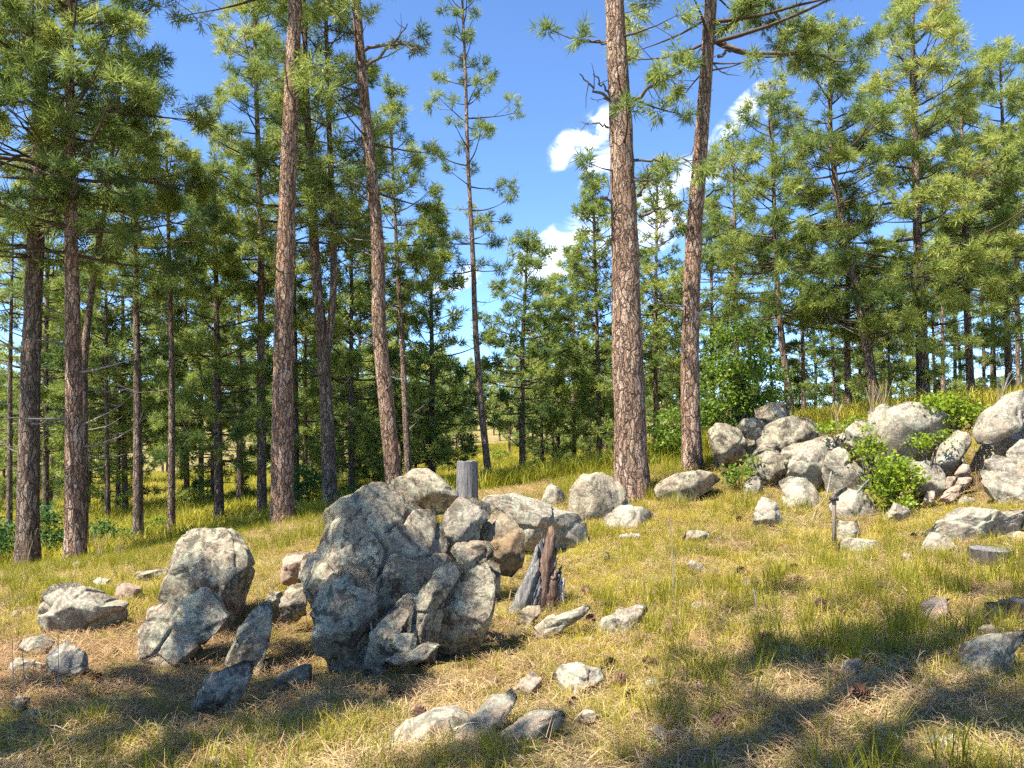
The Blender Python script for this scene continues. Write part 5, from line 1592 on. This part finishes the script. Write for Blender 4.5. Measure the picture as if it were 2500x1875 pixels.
def masks(x, y):
    q = np.c_[x, y, np.zeros_like(x)]
    n1 = fbm(q * .55, 4, 3)
    n2 = fbm(q * 1.9, 3, 8)
    # needle litter lies among the left boulders and at the foot of the pines; grass takes the open slope to the right
    left = np.clip((.6 - x) / 2.2, 0, 1) * np.clip((8.2 - y) / 1.5, 0, 1) * np.clip((y - 4.1) / .8, 0, 1)
    outcrop = np.clip((x - 2.2) / 1.2, 0, 1) * np.clip((y - 8.0) / 1.0, 0, 1)
    litter = np.clip(.30 + .9 * n1 + .35 * n2 + .55 * left + .5 * outcrop, 0, 1)
    green = np.clip(.42 + .9 * n2 + .5 * n1 + .30 * np.clip((x - .8) / 2, 0, 1) * np.clip((5.5 - y) / 2, 0, 1), 0, 1)
    return litter, green, left


# near ground
x, y = wedge(30000, 2.3, 13.5, rs)
ok = clear_of_rocks(x, y)
x, y = x[ok], y[ok]
lit, grn, lft = masks(x, y)
u1, u2 = rs.rand(len(x)), rs.rand(len(x))
isg = u1 > .12 + lit * .85
z = H(x, y) - .005
ids = np.where(u2 < grn, rs.randint(0, 4, len(x)), 4 + rs.randint(0, 4, len(x)))
tall = fbm(np.c_[x, y, 0 * x] * .8, 3, 31)
ids = np.where((tall > .27) & (u2 < .4) & (lft < .4), 8 + rs.randint(0, 3, len(x)), ids)
back = (y > 9.5) & (x < -1)
ids = np.where(back & (u2 < .5), 8 + rs.randint(0, 3, len(x)), ids)
rot = np.c_[rs.normal(size=len(x)) * .12, rs.normal(size=len(x)) * .12, rs.uniform(0, 6.28, len(x))]
scl = .84 * rs.uniform(.6, 1.15, len(x)) * (.75 + .35 * np.clip(tall + .5, 0, 1)) * np.where(lit > .6, .8, 1)
scatter('grass', 'yellow-green grass over the slope', GR + YG + TG, np.c_[x, y, z][isg], rot[isg], scl[isg], ids[isg])
x, y = wedge(21000, 2.3, 13.5, rs)
ok = clear_of_rocks(x, y, .9)
x, y = x[ok], y[ok]
lit, grn, lft = masks(x, y)
ids = np.where(rs.rand(len(x)) < .35 + .5 * lft, 4 + rs.randint(0, 4, len(x)), rs.randint(0, 4, len(x)))
keep = rs.rand(len(x)) < .55 + .6 * lit
rot = np.c_[rs.normal(size=len(x)) * .12, rs.normal(size=len(x)) * .12, rs.uniform(0, 6.28, len(x))]
scatter('needle_litter', 'dry straw and fallen pine needles on the slope', ST + LT, np.c_[x, y, H(x, y) + .004][keep], rot[keep], rs.uniform(.7, 1.25, len(x))[keep], ids[keep])
# farther ground
x, y = wedge(17000, 13.5, 75, rs, .78)
x2, y2 = wedge(7000, 13.5, 30, rs, .78)
x, y = np.r_[x, x2], np.r_[y, y2]
G2 = [blade_tuft(22, .22, .42, .012, .16, .6, 60 + i, .6) + (M_GRASS,) for i in range(3)]
Y2 = [blade_tuft(22, .20, .40, .012, .16, .6, 70 + i, .5) + (M_YGRASS,) for i in range(4)]
grn = fbm(np.c_[x, y, 0 * x] * .12, 3, 12) + .12
ids = np.where(rs.rand(len(x)) < grn + .3, rs.randint(0, 3, len(x)), 3 + rs.randint(0, 4, len(x)))
rot = np.c_[rs.normal(size=len(x)) * .1, rs.normal(size=len(x)) * .1, rs.uniform(0, 6.28, len(x))]
scatter('meadow_grass', 'yellow meadow grass beyond the crest', G2 + Y2, np.c_[x, y, H(x, y)], rot, rs.uniform(.7, 1.2, len(x)) * (1 + y / 90), ids)
